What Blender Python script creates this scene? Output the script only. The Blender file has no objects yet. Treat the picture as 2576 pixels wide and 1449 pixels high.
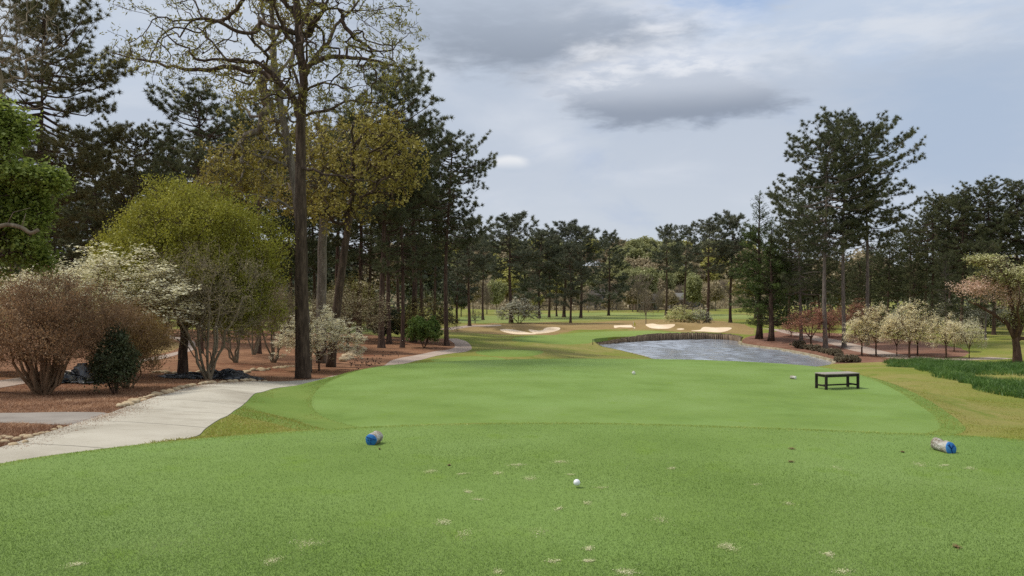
import bpy, math, random
import numpy as np
from mathutils import Vector, Matrix
from mathutils.geometry import delaunay_2d_cdt

# ------------------------------------------------------------------ basics
sc = bpy.context.scene
COL = sc.collection
F, CU, CV, CZ = 1983.0, 1288.0, 735.0, 1.30      # photo lens in photo units, horizon row, eye height (m)
R = math.radians

def S(r, g, b, k=1.0):
    def c(v):
        v /= 255.0
        return (v / 12.92 if v <= 0.04045 else ((v + 0.055) / 1.055) ** 2.4) * k
    return (c(r), c(g), c(b), 1.0)

def pz(u, v, z):
    """ground point seen at (u, v) when the ground there lies at height z"""
    y = (CZ - z) * F / (v - CV)
    return ((u - CU) / F * y, y)

def tag(o, label=None, cat=None, group=None, kind=None):
    if label: o['label'] = label
    if cat: o['category'] = cat
    if group: o['group'] = group
    if kind: o['kind'] = kind
    return o

def empty(name, loc, rz=0.0, scale=(1, 1, 1)):
    o = bpy.data.objects.new(name, None)
    o.empty_display_size = 0.3
    o.location = loc
    o.rotation_euler = (0, 0, rz)
    o.scale = scale
    COL.objects.link(o)
    return o

def obj(name, me, parent=None, loc=None, rot=None):
    o = bpy.data.objects.new(name, me)
    COL.objects.link(o)
    if parent is not None: o.parent = parent
    if loc is not None: o.location = loc
    if rot is not None: o.rotation_euler = rot
    return o

def copy_tree(o, parent=None):
    c = o.copy()
    COL.objects.link(c)
    if parent is not None: c.parent = parent
    for ch in list(o.children):
        copy_tree(ch, c)
    return c

class MB:
    """collects faces as arrays and builds one mesh"""
    def __init__(self):
        self.v = []; self.q = []; self.t = []; self.n = 0
        self.qm = []; self.tm = []
    def add(self, verts, quads=None, tris=None, mi=0):
        verts = np.asarray(verts, dtype=np.float64).reshape(-1, 3)
        self.v.append(verts)
        if quads is not None and len(quads):
            q = np.asarray(quads, dtype=np.int64).reshape(-1, 4) + self.n
            self.q.append(q); self.qm.append(np.full(len(q), mi))
        if tris is not None and len(tris):
            t = np.asarray(tris, dtype=np.int64).reshape(-1, 3) + self.n
            self.t.append(t); self.tm.append(np.full(len(t), mi))
        self.n += len(verts)
    def mesh(self, name, mats, smooth=True):
        v = np.concatenate(self.v) if self.v else np.zeros((0, 3))
        q = np.concatenate(self.q) if self.q else np.zeros((0, 4), dtype=np.int64)
        t = np.concatenate(self.t) if self.t else np.zeros((0, 3), dtype=np.int64)
        me = bpy.data.meshes.new(name)
        me.vertices.add(len(v)); me.vertices.foreach_set('co', v.astype(np.float32).ravel())
        nl = q.size + t.size
        me.loops.add(nl)
        me.loops.foreach_set('vertex_index', np.concatenate([q.ravel(), t.ravel()]).astype(np.int32))
        me.polygons.add(len(q) + len(t))
        ls = np.concatenate([np.arange(len(q)) * 4, q.size + np.arange(len(t)) * 3]).astype(np.int32)
        me.polygons.foreach_set('loop_start', ls)
        mi = np.concatenate(self.qm + self.tm) if (self.qm or self.tm) else np.zeros(0)
        if not isinstance(mats, (list, tuple)): mats = [mats]
        for m in mats: me.materials.append(m)
        me.polygons.foreach_set('material_index', mi.astype(np.int32))
        me.update(calc_edges=True)
        me.polygons.foreach_set('use_smooth', np.full(len(me.polygons), smooth))
        me.update()
        return me
    # -- shapes
    def tube(self, P, r, k=6, mi=0, cap=True):
        P = np.asarray(P, float); n = len(P)
        r = np.broadcast_to(np.asarray(r, float), (n,))
        T = np.gradient(P, axis=0)
        T /= np.linalg.norm(T, axis=1, keepdims=True) + 1e-9
        m = T.mean(0)
        ref = np.eye(3)[np.argmin(np.abs(m))]
        A = np.cross(T, ref); A /= np.linalg.norm(A, axis=1, keepdims=True) + 1e-9
        B = np.cross(T, A)
        a = np.arange(k) * 2 * math.pi / k
        ring = P[:, None, :] + r[:, None, None] * (np.cos(a)[None, :, None] * A[:, None, :] + np.sin(a)[None, :, None] * B[:, None, :])
        i = np.arange(n - 1)[:, None] * k; j = np.arange(k)[None, :]; j2 = (j + 1) % k
        q = np.stack([i + j, i + j2, i + k + j2, i + k + j], -1).reshape(-1, 4)
        vs = ring.reshape(-1, 3)
        if cap and k > 2:
            c0 = len(vs)
            vs = np.concatenate([vs, P[:1], P[-1:]])
            t = [(c0, (x + 1) % k, x) for x in range(k)] + [(c0 + 1, (n - 1) * k + x, (n - 1) * k + (x + 1) % k) for x in range(k)]
            self.add(vs, q, t, mi)
        else:
            self.add(vs, q, None, mi)
    def box(self, lo, hi, mi=0, M=None):
        x0, y0, z0 = lo; x1, y1, z1 = hi
        v = np.array([(x0, y0, z0), (x1, y0, z0), (x1, y1, z0), (x0, y1, z0), (x0, y0, z1), (x1, y0, z1), (x1, y1, z1), (x0, y1, z1)], float)
        if M is not None: v = np.array([M @ Vector(p) for p in v])
        self.add(v, [(0, 3, 2, 1), (4, 5, 6, 7), (0, 1, 5, 4), (1, 2, 6, 5), (2, 3, 7, 6), (3, 0, 4, 7)], None, mi)
    def bevel_box(self, lo, hi, b=0.01, mi=0):
        lo = np.array(lo, float); hi = np.array(hi, float)
        vs = []; idx = {}
        for sx in (0, 1):
            for sy in (0, 1):
                for sz in (0, 1):
                    c = np.array([(lo, hi)[s][i] for i, s in enumerate((sx, sy, sz))])
                    s = np.array([1 if q == 0 else -1 for q in (sx, sy, sz)]) * b
                    for ax in range(3):
                        p = c + s; p[ax] = c[ax]
                        idx[(sx, sy, sz, ax)] = len(vs); vs.append(p)
        q = []; t = []
        for ax in range(3):
            o = [a for a in range(3) if a != ax]
            for s in (0, 1):
                f = []
                for a, b2 in ((0, 0), (1, 0), (1, 1), (0, 1)):
                    k = [0, 0, 0]; k[ax] = s; k[o[0]] = a; k[o[1]] = b2
                    f.append(idx[tuple(k) + (ax,)])
                q.append(f)
            for a in (0, 1):
                for b2 in (0, 1):
                    k0 = [0, 0, 0]; k1 = [0, 0, 0]
                    k0[o[0]] = k1[o[0]] = a; k0[o[1]] = k1[o[1]] = b2
                    k0[ax] = 0; k1[ax] = 1
                    q.append([idx[tuple(k0) + (o[0],)], idx[tuple(k1) + (o[0],)], idx[tuple(k1) + (o[1],)], idx[tuple(k0) + (o[1],)]])
        for sx in (0, 1):
            for sy in (0, 1):
                for sz in (0, 1):
                    t.append([idx[(sx, sy, sz, a)] for a in range(3)])
        self.add(vs, q, t, mi)
    def quads_at(self, P, A, B, mi=0):
        """kite leaves: base P-A, sides +-B, tip P+A"""
        P = np.asarray(P); n = len(P)
        v = np.stack([P - A, P + B - 0.1 * A, P + A, P - B - 0.1 * A], 1).reshape(-1, 3)
        q = np.arange(n * 4).reshape(-1, 4)
        self.add(v, q, None, mi)
    def blades(self, P, D, W, mi=0):
        """thin triangles from P along D, half width vector W"""
        P = np.asarray(P); n = len(P)
        v = np.stack([P - W, P + W, P + D], 1).reshape(-1, 3)
        self.add(v, None, np.arange(n * 3).reshape(-1, 3), mi)
    def shoots(self, P, D, r, mi=0, bend=None):
        """three-sided tapering twigs"""
        P = np.asarray(P); n = len(P)
        if n == 0: return
        L = np.linalg.norm(D, axis=1, keepdims=True) + 1e-9
        T = D / L
        ref = np.where(np.abs(T[:, 2:3]) < 0.9, np.array([[0, 0, 1.0]]), np.array([[1.0, 0, 0]]))
        A = np.cross(T, ref); A /= np.linalg.norm(A, axis=1, keepdims=True) + 1e-9
        B = np.cross(T, A)
        r = np.broadcast_to(np.asarray(r, float), (n,))[:, None]
        M = P + 0.5 * D + (0 if bend is None else bend)
        rows = []
        for c, rr in ((P, r), (M, 0.7 * r)):
            for k in range(3):
                a = k * 2 * math.pi / 3
                rows.append(c + rr * (math.cos(a) * A + math.sin(a) * B))
        rows.append(P + D)
        v = np.stack(rows, 1).reshape(-1, 3)
        b = (np.arange(n) * 7)[:, None]
        q = np.concatenate([b + np.array([[k, (k + 1) % 3, 3 + (k + 1) % 3, 3 + k]]) for k in range(3)])
        t = np.concatenate([b + np.array([[3 + k, 3 + (k + 1) % 3, 6]]) for k in range(3)])
        self.add(v, q, t, mi)

def unit(a):
    return a / (np.linalg.norm(a, axis=-1, keepdims=True) + 1e-9)

def rand_dirs(rng, n):
    return unit(rng.normal(size=(n, 3)))

def catmull(P, per=6, closed=False):
    P = np.asarray(P, float); n = len(P); out = []
    rng_ = range(n) if closed else range(n - 1)
    for i in rng_:
        p0 = P[(i - 1) % n] if closed or i > 0 else 2 * P[0] - P[1]
        p1 = P[i]; p2 = P[(i + 1) % n]
        p3 = P[(i + 2) % n] if closed or i + 2 < n else 2 * P[-1] - P[-2]
        for k in range(per):
            t = k / per
            out.append(0.5 * (2 * p1 + (p2 - p0) * t + (2 * p0 - 5 * p1 + 4 * p2 - p3) * t * t + (3 * p1 - p0 - 3 * p2 + p3) * t ** 3))
    if not closed: out.append(P[-1])
    return np.array(out)

def in_poly(X, Y, poly):
    poly = np.asarray(poly); inside = np.zeros(np.shape(X), bool)
    x0, y0 = poly[-1]
    for x1, y1 in poly:
        c = ((y1 > Y) != (y0 > Y))
        with np.errstate(divide='ignore', invalid='ignore'):
            xi = (x0 - x1) * (Y - y1) / (y0 - y1 + 1e-12) + x1
        inside ^= c & (X < xi)
        x0, y0 = x1, y1
    return inside

def poly_dist(X, Y, poly):
    """distance to the outline, negative inside"""
    poly = np.asarray(poly); d = np.full(np.shape(X), 1e9)
    x0, y0 = poly[-1]
    for x1, y1 in poly:
        dx, dy = x1 - x0, y1 - y0
        t = np.clip(((X - x0) * dx + (Y - y0) * dy) / (dx * dx + dy * dy + 1e-12), 0, 1)
        d = np.minimum(d, np.hypot(X - x0 - t * dx, Y - y0 - t * dy))
        x0, y0 = x1, y1
    return np.where(in_poly(X, Y, poly), -d, d)

def smooth(t):
    t = np.clip(t, 0, 1)
    return t * t * (3 - 2 * t)

# ------------------------------------------------------------------ materials
class NT:
    def __init__(self, tree): self.t = tree
    def n(self, typ, **kw):
        nd = self.t.nodes.new(typ)
        for k, v in kw.items():
            if k in nd.inputs: nd.inputs[k].default_value = v
            else: setattr(nd, k, v)
        return nd
    def l(self, a, b): self.t.links.new(a, b)
    def math(self, op, a, b=None, c=None, clamp=False):
        nd = self.t.nodes.new('ShaderNodeMath'); nd.operation = op; nd.use_clamp = clamp
        for i, x in enumerate((a, b, c)):
            if x is None: continue
            if isinstance(x, (int, float)): nd.inputs[i].default_value = x
            else: self.l(x, nd.inputs[i])
        return nd.outputs[0]
    def mix(self, fac, a, b, typ='MIX'):
        nd = self.t.nodes.new('ShaderNodeMix'); nd.data_type = 'RGBA'; nd.blend_type = typ
        for s, x in ((nd.inputs[0], fac), (nd.inputs[6], a), (nd.inputs[7], b)):
            if isinstance(x, (int, float)): s.default_value = x
            elif isinstance(x, tuple): s.default_value = x
            else: self.l(x, s)
        return nd.outputs[2]
    def maprange(self, x, a, b, c=0.0, d=1.0, interp='SMOOTHSTEP'):
        nd = self.t.nodes.new('ShaderNodeMapRange'); nd.interpolation_type = interp
        self.l(x, nd.inputs['Value'])
        for k, v in zip(('From Min', 'From Max', 'To Min', 'To Max'), (a, b, c, d)): nd.inputs[k].default_value = v
        return nd.outputs[0]
    def ramp(self, x, stops):
        nd = self.t.nodes.new('ShaderNodeValToRGB'); cr = nd.color_ramp
        while len(cr.elements) > 1: cr.elements.remove(cr.elements[-1])
        cr.elements[0].position, cr.elements[0].color = stops[0]
        for p, c in stops[1:]:
            e = cr.elements.new(p); e.color = c
        self.l(x, nd.inputs[0])
        return nd.outputs[0]
    def noise(self, vec, scale, detail=4, rough=0.55, dist=0.0):
        nd = self.t.nodes.new('ShaderNodeTexNoise')
        nd.inputs['Scale'].default_value = scale; nd.inputs['Detail'].default_value = detail
        nd.inputs['Roughness'].default_value = rough; nd.inputs['Distortion'].default_value = dist
        if vec is not None: self.l(vec, nd.inputs['Vector'])
        return nd.outputs[0]
    def mapping(self, vec, scale):
        nd = self.t.nodes.new('ShaderNodeMapping'); nd.inputs['Scale'].default_value = scale
        self.l(vec, nd.inputs['Vector'])
        return nd.outputs[0]

def new_mat(name):
    m = bpy.data.materials.new(name); m.use_nodes = True
    t = NT(m.node_tree)
    b = m.node_tree.nodes['Principled BSDF']; out = m.node_tree.nodes['Material Output']
    b.inputs['Specular IOR Level'].default_value = 0.25
    return m, t, b, out

def mat_noise(name, stops, scale, detail=6, rough=0.8, bump=0.0, bscale=None, stretch=(1, 1, 1), extra=None, spec=0.2, coord='Object', mid=None):
    """stops over a noise; extra = (scale, strength) of a second fine speckle; mid = (scale, color, lo, hi) patches"""
    m, t, b, out = new_mat(name)
    tc = t.n('ShaderNodeTexCoord').outputs[coord]
    vec = t.mapping(tc, stretch)
    n1 = t.noise(vec, scale, detail, 0.6)
    c = t.ramp(n1, stops)
    if mid:
        for ms, mc, lo, hi in mid:
            f = t.maprange(t.noise(vec, ms, 5, 0.6), lo, hi)
            c = t.mix(f, c, mc)
    if extra:
        f = t.noise(vec, extra[0], 3, 0.7)
        c = t.mix(1.0, c, t.ramp(f, [(0.25, (1 - extra[1],) * 3 + (1,)), (0.75, (1 + extra[1],) * 3 + (1,))]), 'MULTIPLY')
    t.l(c, b.inputs['Base Color'])
    b.inputs['Roughness'].default_value = rough
    b.inputs['Specular IOR Level'].default_value = spec
    if bump:
        bp = t.n('ShaderNodeBump'); bp.inputs['Strength'].default_value = bump; bp.inputs['Distance'].default_value = 0.02
        t.l(t.noise(vec, bscale or scale * 4, 6, 0.65), bp.inputs['Height'])
        t.l(bp.outputs[0], b.inputs['Normal'])
    return m

def mat_leaf(name, stops, trans=0.3, rough=0.6, clump=0.35, cscale=0.8):
    """leaf material: colour varies leaf by leaf and in drifts through the crown"""
    m, t, b, out = new_mat(name)
    g = t.n('ShaderNodeNewGeometry')
    tc = t.n('ShaderNodeTexCoord').outputs['Object']
    oi = t.n('ShaderNodeObjectInfo').outputs['Random']
    r = g.outputs['Random Per Island']
    n = t.noise(tc, cscale, 3, 0.6)
    x = t.math('ADD', t.math('MULTIPLY', r, 1 - clump), t.math('MULTIPLY', t.maprange(n, 0.3, 0.7), clump))
    x = t.math('ADD', x, t.math('MULTIPLY', t.math('SUBTRACT', oi, 0.5), 0.12), clamp=True)
    c = t.ramp(x, stops)
    d = t.n('ShaderNodeBsdfDiffuse'); tr = t.n('ShaderNodeBsdfTranslucent'); ms = t.n('ShaderNodeMixShader')
    gl = t.n('ShaderNodeBsdfGlossy'); gl.inputs['Roughness'].default_value = 0.55; gl.inputs['Color'].default_value = (1, 1, 1, 1)
    ms2 = t.n('ShaderNodeMixShader'); ms2.inputs[0].default_value = 0.025
    t.l(c, d.inputs['Color']); t.l(c, tr.inputs['Color'])
    ms.inputs[0].default_value = trans
    t.l(d.outputs[0], ms.inputs[1]); t.l(tr.outputs[0], ms.inputs[2])
    t.l(ms.outputs[0], ms2.inputs[1]); t.l(gl.outputs[0], ms2.inputs[2])
    t.l(ms2.outputs[0], out.inputs['Surface'])
    return m

def bark(name, a, b_, c, vs=1.0):
    return mat_noise(name, [(0.28, a), (0.5, b_), (0.72, c)], 9 * vs, 8, 0.9, 1.0, 22 * vs, (1, 1, 0.18), extra=(45, 0.35), mid=[(0.9, tuple(x * 0.55 for x in a[:3]) + (1,), 0.55, 0.75)])

M = {}
M['bark_oak'] = bark('bark_oak', S(50, 40, 33), S(75, 62, 51), S(108, 92, 77))
M['bark_grey'] = bark('bark_grey', S(84, 76, 66), S(118, 108, 96), S(150, 140, 126))
M['bark_pine'] = bark('bark_pine', S(48, 38, 33), S(80, 64, 54), S(112, 92, 78))
M['bark_pine_grey'] = bark('bark_pine_grey', S(72, 64, 58), S(104, 94, 86), S(136, 124, 114))
M['bark_dogwood'] = bark('bark_dogwood', S(60, 44, 36), S(94, 72, 58), S(120, 96, 80))
M['twig_grey'] = bark('twig_grey', S(96, 86, 70), S(128, 116, 96), S(158, 146, 124))
M['twig_brown'] = bark('twig_brown', S(104, 84, 64), S(134, 109, 84), S(158, 133, 106))
M['twig_far'] = bark('twig_far', S(98, 88, 74), S(122, 111, 95), S(146, 134, 116))
L = mat_leaf
M['needles'] = L('needles', [(0, S(58, 62, 40)), (0.45, S(84, 90, 58)), (0.8, S(108, 110, 72)), (1, S(136, 126, 88))], 0.25, clump=0.5, cscale=0.5)
M['needles_olive'] = L('needles_olive', [(0, S(62, 62, 38)), (0.45, S(90, 90, 54)), (0.8, S(114, 110, 66)), (1, S(138, 124, 80))], 0.25, clump=0.5, cscale=0.5)
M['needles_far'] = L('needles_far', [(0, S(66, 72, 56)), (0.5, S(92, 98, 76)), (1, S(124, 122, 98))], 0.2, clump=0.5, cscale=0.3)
M['oak_tassels'] = L('oak_tassels', [(0, S(92, 90, 40)), (0.5, S(134, 130, 62)), (1, S(172, 164, 90))], 0.4)
M['oak_ochre'] = L('oak_ochre', [(0, S(114, 104, 44)), (0.5, S(154, 142, 66)), (0.8, S(178, 164, 86)), (1, S(198, 186, 110))], 0.25, clump=0.5)
M['leaf_yellowgreen'] = L('leaf_yellowgreen', [(0, S(108, 108, 30)), (0.5, S(148, 146, 50)), (0.85, S(176, 172, 70)), (1, S(194, 188, 98))], 0.28, clump=0.5, cscale=0.5)
M['leaf_bright'] = L('leaf_bright', [(0, S(98, 112, 44)), (0.5, S(134, 148, 64)), (0.8, S(158, 170, 88)), (1, S(184, 194, 116))], 0.45, clump=0.5, cscale=0.9)
M['blossom_cream'] = L('blossom_cream', [(0, S(184, 178, 134)), (0.2, S(220, 213, 174)), (0.5, S(240, 234, 202)), (1, S(250, 247, 226))], 0.3, clump=0.3)
M['blossom_warm'] = L('blossom_warm', [(0, S(196, 180, 130)), (0.2, S(226, 212, 164)), (0.5, S(242, 232, 192)), (1, S(250, 245, 218))], 0.3, clump=0.3)
M['blossom_white'] = L('blossom_white', [(0, S(150, 148, 122)), (0.4, S(190, 188, 166)), (1, S(226, 224, 206))], 0.3, clump=0.3)
M['blossom_dull'] = L('blossom_dull', [(0, S(112, 104, 74)), (0.4, S(158, 148, 114)), (1, S(200, 190, 158))], 0.3, clump=0.4)
M['blossom_pink'] = L('blossom_pink', [(0, S(168, 132, 112)), (0.5, S(206, 172, 150)), (1, S(230, 204, 182))], 0.3, clump=0.4)
M['leaf_red'] = L('leaf_red', [(0, S(138, 94, 78)), (0.5, S(176, 126, 104)), (1, S(200, 154, 128))], 0.35, clump=0.4)
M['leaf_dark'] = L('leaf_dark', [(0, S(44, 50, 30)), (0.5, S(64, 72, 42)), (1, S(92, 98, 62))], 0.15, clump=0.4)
M['leaf_mid'] = L('leaf_mid', [(0, S(66, 88, 34)), (0.5, S(94, 118, 48)), (1, S(124, 142, 68))], 0.3, clump=0.4)
M['leaf_olive'] = L('leaf_olive', [(0, S(88, 84, 40)), (0.5, S(122, 114, 62)), (1, S(160, 148, 92))], 0.3, clump=0.4)
M['leaf_brown'] = L('leaf_brown', [(0, S(112, 84, 58)), (0.5, S(150, 117, 82)), (1, S(182, 151, 112))], 0.3, clump=0.4)
M['leaf_cypress'] = L('leaf_cypress', [(0, S(52, 66, 24)), (0.5, S(74, 92, 36)), (1, S(98, 114, 52))], 0.3, clump=0.4)
M['leaf_bud'] = L('leaf_bud', [(0, S(110, 100, 66)), (0.5, S(136, 124, 84)), (1, S(160, 148, 104))], 0.3)
M['far_green'] = L('far_green', [(0, S(120, 124, 80)), (0.5, S(152, 154, 102)), (1, S(180, 178, 128))], 0.3, clump=0.5, cscale=0.25)  # far leaf colours are paled, the distance haze is put into them
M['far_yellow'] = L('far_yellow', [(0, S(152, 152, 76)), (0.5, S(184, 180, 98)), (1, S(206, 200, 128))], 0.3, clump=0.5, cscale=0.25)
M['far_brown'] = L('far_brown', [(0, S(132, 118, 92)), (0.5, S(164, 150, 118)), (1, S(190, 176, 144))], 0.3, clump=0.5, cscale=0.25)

M['turf'] = mat_noise('turf', [(0.25, S(95, 120, 48)), (0.5, S(111, 135, 64)), (0.75, S(123, 146, 81))], 0.55, 8, 0.85, 0.5, 160,
                      extra=(120, 0.3), mid=[(2.2, S(106, 132, 48), 0.52, 0.75), (0.35, S(118, 144, 74), 0.45, 0.75)])
M['turf_far'] = mat_noise('turf_far', [(0.25, S(98, 120, 48)), (0.5, S(114, 134, 60)), (0.75, S(130, 146, 76))], 0.05, 6, 0.85, 0.4, 6, extra=(3, 0.12))
M['rough'] = mat_noise('rough', [(0.25, S(98, 112, 36)), (0.42, S(116, 122, 46)), (0.58, S(132, 126, 66)), (0.75, S(147, 134, 80))], 0.13, 6, 0.9, 0.9, 40,
                       extra=(26, 0.3), mid=[(0.9, S(104, 116, 38), 0.5, 0.72), (4, S(150, 132, 76), 0.58, 0.8)])
M['dormant'] = mat_noise('dormant', [(0.25, S(124, 104, 62)), (0.5, S(142, 118, 76)), (0.75, S(152, 134, 84))], 0.3, 6, 0.9, 0.6, 12, extra=(8, 0.2))
M['straw'] = mat_noise('straw', [(0.2, S(92, 64, 46)), (0.45, S(128, 92, 67)), (0.62, S(146, 108, 79)), (0.8, S(170, 134, 104))], 1.6, 10, 0.95, 1.0, 60,
                       extra=(55, 0.45), mid=[(0.3, S(112, 68, 46), 0.5, 0.75)])
M['straw_far'] = mat_noise('straw_far', [(0.2, S(98, 69, 54)), (0.5, S(124, 90, 73)), (0.8, S(146, 113, 94))], 0.5, 8, 0.95, 0.8, 12, extra=(9, 0.35))
M['concrete'] = mat_noise('concrete', [(0.25, S(158, 150, 134)), (0.5, S(178, 171, 155)), (0.75, S(192, 186, 170))], 0.5, 8, 0.85, 0.25, 80,
                          extra=(90, 0.1), mid=[(0.6, S(146, 138, 122), 0.5, 0.75), (5, S(158, 149, 132), 0.55, 0.8)])
M['path_far'] = mat_noise('path_far', [(0.25, S(150, 132, 118)), (0.5, S(168, 150, 136)), (0.75, S(182, 166, 150))], 0.4, 6, 0.85, 0.2, 20, extra=(12, 0.1))
M['sand'] = mat_noise('sand', [(0.25, S(206, 182, 150)), (0.5, S(222, 200, 170)), (0.75, S(232, 214, 188))], 0.5, 6, 0.95, 0.3, 10, extra=(6, 0.08))
M['collar'] = mat_noise('collar', [(0.25, S(90, 114, 42)), (0.5, S(104, 126, 54)), (0.75, S(118, 134, 64))], 0.5, 6, 0.9, 0.6, 60, extra=(40, 0.2))
M['blossom_yellow'] = L('blossom_yellow', [(0, S(160, 156, 96)), (0.4, S(206, 202, 146)), (1, S(232, 228, 186))], 0.35, clump=0.4)
M['fairway'] = mat_noise('fairway', [(0.25, S(108, 122, 58)), (0.5, S(124, 134, 68)), (0.75, S(144, 146, 84))], 0.06, 6, 0.85, 0.4, 6, extra=(3, 0.12))
M['asphalt'] = mat_noise('asphalt', [(0.25, S(120, 112, 104)), (0.5, S(138, 130, 121)), (0.75, S(152, 144, 134))], 1.2, 6, 0.9, 0.3, 60, extra=(60, 0.15))
M['litter'] = mat_noise('litter', [(0.25, S(84, 74, 54)), (0.5, S(104, 92, 66)), (0.75, S(120, 112, 78))], 0.1, 6, 0.95, 0.5, 2, extra=(1, 0.2))

def add_joints(m, step, width):
    """saw-cut joints across the concrete path"""
    t = NT(m.node_tree); b = m.node_tree.nodes['Principled BSDF']
    src = b.inputs['Base Color'].links[0].from_socket
    sx = t.n('ShaderNodeSeparateXYZ'); t.l(t.n('ShaderNodeTexCoord').outputs['Object'], sx.inputs[0])
    v = t.math('ADD', sx.outputs[1], t.math('MULTIPLY', sx.outputs[0], 0.25))
    f = t.math('ABSOLUTE', t.math('SUBTRACT', t.math('FRACT', t.math('DIVIDE', v, step)), 0.5))
    k = t.maprange(f, width / step, width / step * 0.4)
    t.l(t.mix(t.math('MULTIPLY', k, 0.65), src, S(92, 86, 76)), b.inputs['Base Color'])
add_joints(M['concrete'], 2.4, 0.03)
# ------------------------------------------------------------------ terrain height
TEE_Z = 0.0; TEE2_Z = -1.40
tee1 = catmull([(-4.6, -5), (-4.35, 3.5), (-4.05, 5.2)] + [pz(u, v, 0) for u, v in ((0, 1166), (250, 1130), (500, 1103), (800, 1081), (1100, 1067), (1500, 1064), (1900, 1075), (2200, 1087), (2576, 1106))] + [(5.6, 5.6), (6.3, 3), (6.5, -5)], 5, True)
tee2 = catmull([pz(u, v, TEE2_Z) for u, v in ((850, 1062), (795, 1035), (785, 1005), (805, 975), (850, 950), (930, 926), (1050, 913), (1250, 905), (1450, 902), (1700, 904), (1900, 911), (2050, 922), (2150, 940), (2235, 972), (2310, 1018), (2355, 1055), (2330, 1090))] + [(5, 14.2), (1, 14.4), (-2, 15.0)], 5, True)
tee3 = catmull([pz(u, v, -3.05) for u, v in ((1212, 885), (1225, 879.5), (1285, 876.5), (1340, 879), (1352, 884), (1330, 890), (1280, 892), (1230, 890))], 4, True)
tee4 = catmull([pz(u, v, -2.75) for u, v in ((1085, 906), (1120, 900), (1190, 896), (1250, 899), (1275, 906), (1240, 913), (1180, 915), (1120, 913))], 4, True)
ZW = -5.0
pond = catmull([pz(u, v, ZW) for u, v in ((1503, 868), (1540, 864), (1609, 859), (1681, 855), (1750, 853.5), (1824, 854.5), (1862, 860), (1862, 866), (1910, 874), (1953, 879), (2010, 889), (2067, 902), (2098, 914))] +
               [(24, 62.5), (17, 63), (13.2, 69), (12.6, 76), (11.4, 82), (10.0, 86.5)], 4, True)
CTRL = [(u, v, z) for u, v, z in (
    (-300, 1235, -.5), (0, 1150, -.58), (200, 1100, -.66), (270, 1042, -.85), (330, 1020, -.95), (430, 987, -1.25), (520, 970, -1.5), (640, 962, -1.9), (800, 957, -2.22),
    (720, 972, -1.9), (640, 1000, -1.35), (590, 1030, -1.05), (545, 1060, -.85), (480, 1105, -.7), (500, 1090, -.75), (565, 1046, -.95), (430, 1110, -.68), (640, 1040, -1.1), (720, 1010, -1.45),
    (105, 990, -1.2), (285, 985, -1.25), (0, 1040, -.85), (0, 1000, -1.1), (0, 930, -1.6), (200, 950, -1.55), (460, 945, -2.0), (600, 940, -2.15),
    (650, 900, -2.4), (400, 900, -2.2), (440, 862, -2.4), (900, 880, -2.9), (845, 915, -2.6), (762, 948, -2.25), (978, 865, -3.2), (1010, 875, -3.3), (1125, 870, -3.5),
    (955, 926, -2.65), (1060, 900, -3.0), (1180, 880, -3.4), (1130, 855, -3.6), (1285, 893, -3.4), (1190, 912, -3.0), (1400, 892, -3.7), (1300, 858, -4.0), (1400, 848, -4.1),
    (1495, 872, -4.55), (1560, 890, -4.7), (1400, 868, -4.15), (1600, 845, -4.3), (1500, 848, -4.25), (1750, 842, -4.25), (1880, 850, -4.35), (1300, 838, -4.2),
    (1200, 838, -4.0), (1300, 802, -4.4), (1200, 792, -4.3), (1700, 797, -4.5), (1500, 785, -4.6), (1850, 815, -4.4),
    (1910, 857, -4.5), (1940, 864, -4.6), (2075, 881, -4.65), (2120, 914, -4.6), (2180, 882, -4.5), (2290, 906, -4.4), (2380, 911, -4.2), (2440, 914, -4.1), (2560, 919, -3.8),
    (2240, 912, -3.9), (2000, 842, -4.3), (2100, 860, -4.4), (2400, 958, -2.95), (2300, 925, -3.5), (2576, 1005, -2.4), (2700, 980, -3.0), (2450, 1060, -1.65), (2576, 1092, -1.2), (2576, 1040, -1.85),
    (2300, 960, -2.35), (2250, 930, -3.0), (2480, 870, -4.0), (2480, 835, -4.0), (2400, 817, -4.0), (2150, 925, -3.2), (1900, 850, -4.4))]
CXY = [pz(u, v, z) + (z,) for u, v, z in CTRL]
CXY += [(-40, 20, -.9), (-22, 8, -.6), (-60, 60, -2), (60, 20, -2.2), (90, 60, -3.3), (40, 45, -3.2), (120, 150, -3), (-120, 150, -2), (-60, 110, -2.6), (-25, 100, -3.2), (-30, 75, -2.7),
        (-8, 110, -3.6), (200, 260, 0), (-200, 260, 0), (0, 290, -3.5), (70, 290, -3.0), (0, 350, 6), (100, 350, 6), (-300, 420, 12), (300, 420, 12), (0, 450, 16), (100, 450, 16), (0, 620, 20), (400, 620, 20), (-400, 620, 20),
        (-5.8, 4, -.5), (-8, 0, -.4), (7.2, 4, -.7), (8, 0, -.6), (0, -9, -.2), (0, 11.5, -1.5), (4, 11.5, -1.6), (8, 11, -1.3), (-2.2, 12, -1.2), (-6.2, 24, -1.75), (-7, 29, -2.15), (0, 36, -2.5), (6, 36, -2.8), (11, 36, -3.0), (14, 30, -2.4),
        (12.5, 22, -1.75), (20, 20, -2.2), (16, 45, -3.8), (8, 48, -3.6), (18, 58, -4.5), (10, 62, -4.3)]
CXY = np.array(CXY)
def warp(X, Y):
    Yc = np.maximum(Y, -9) + 14.0
    return X / Yc, np.log(Yc)
_cw = np.stack(warp(CXY[:, 0], CXY[:, 1]), 1)
def _phi(r2): return -np.sqrt(r2 + 0.0009)
_n = len(CXY)
_d2 = ((_cw[:, None] - _cw[None]) ** 2).sum(-1)
_Am = np.zeros((_n + 3, _n + 3)); _Am[:_n, :_n] = _phi(_d2) - np.eye(_n) * 0.004
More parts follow.
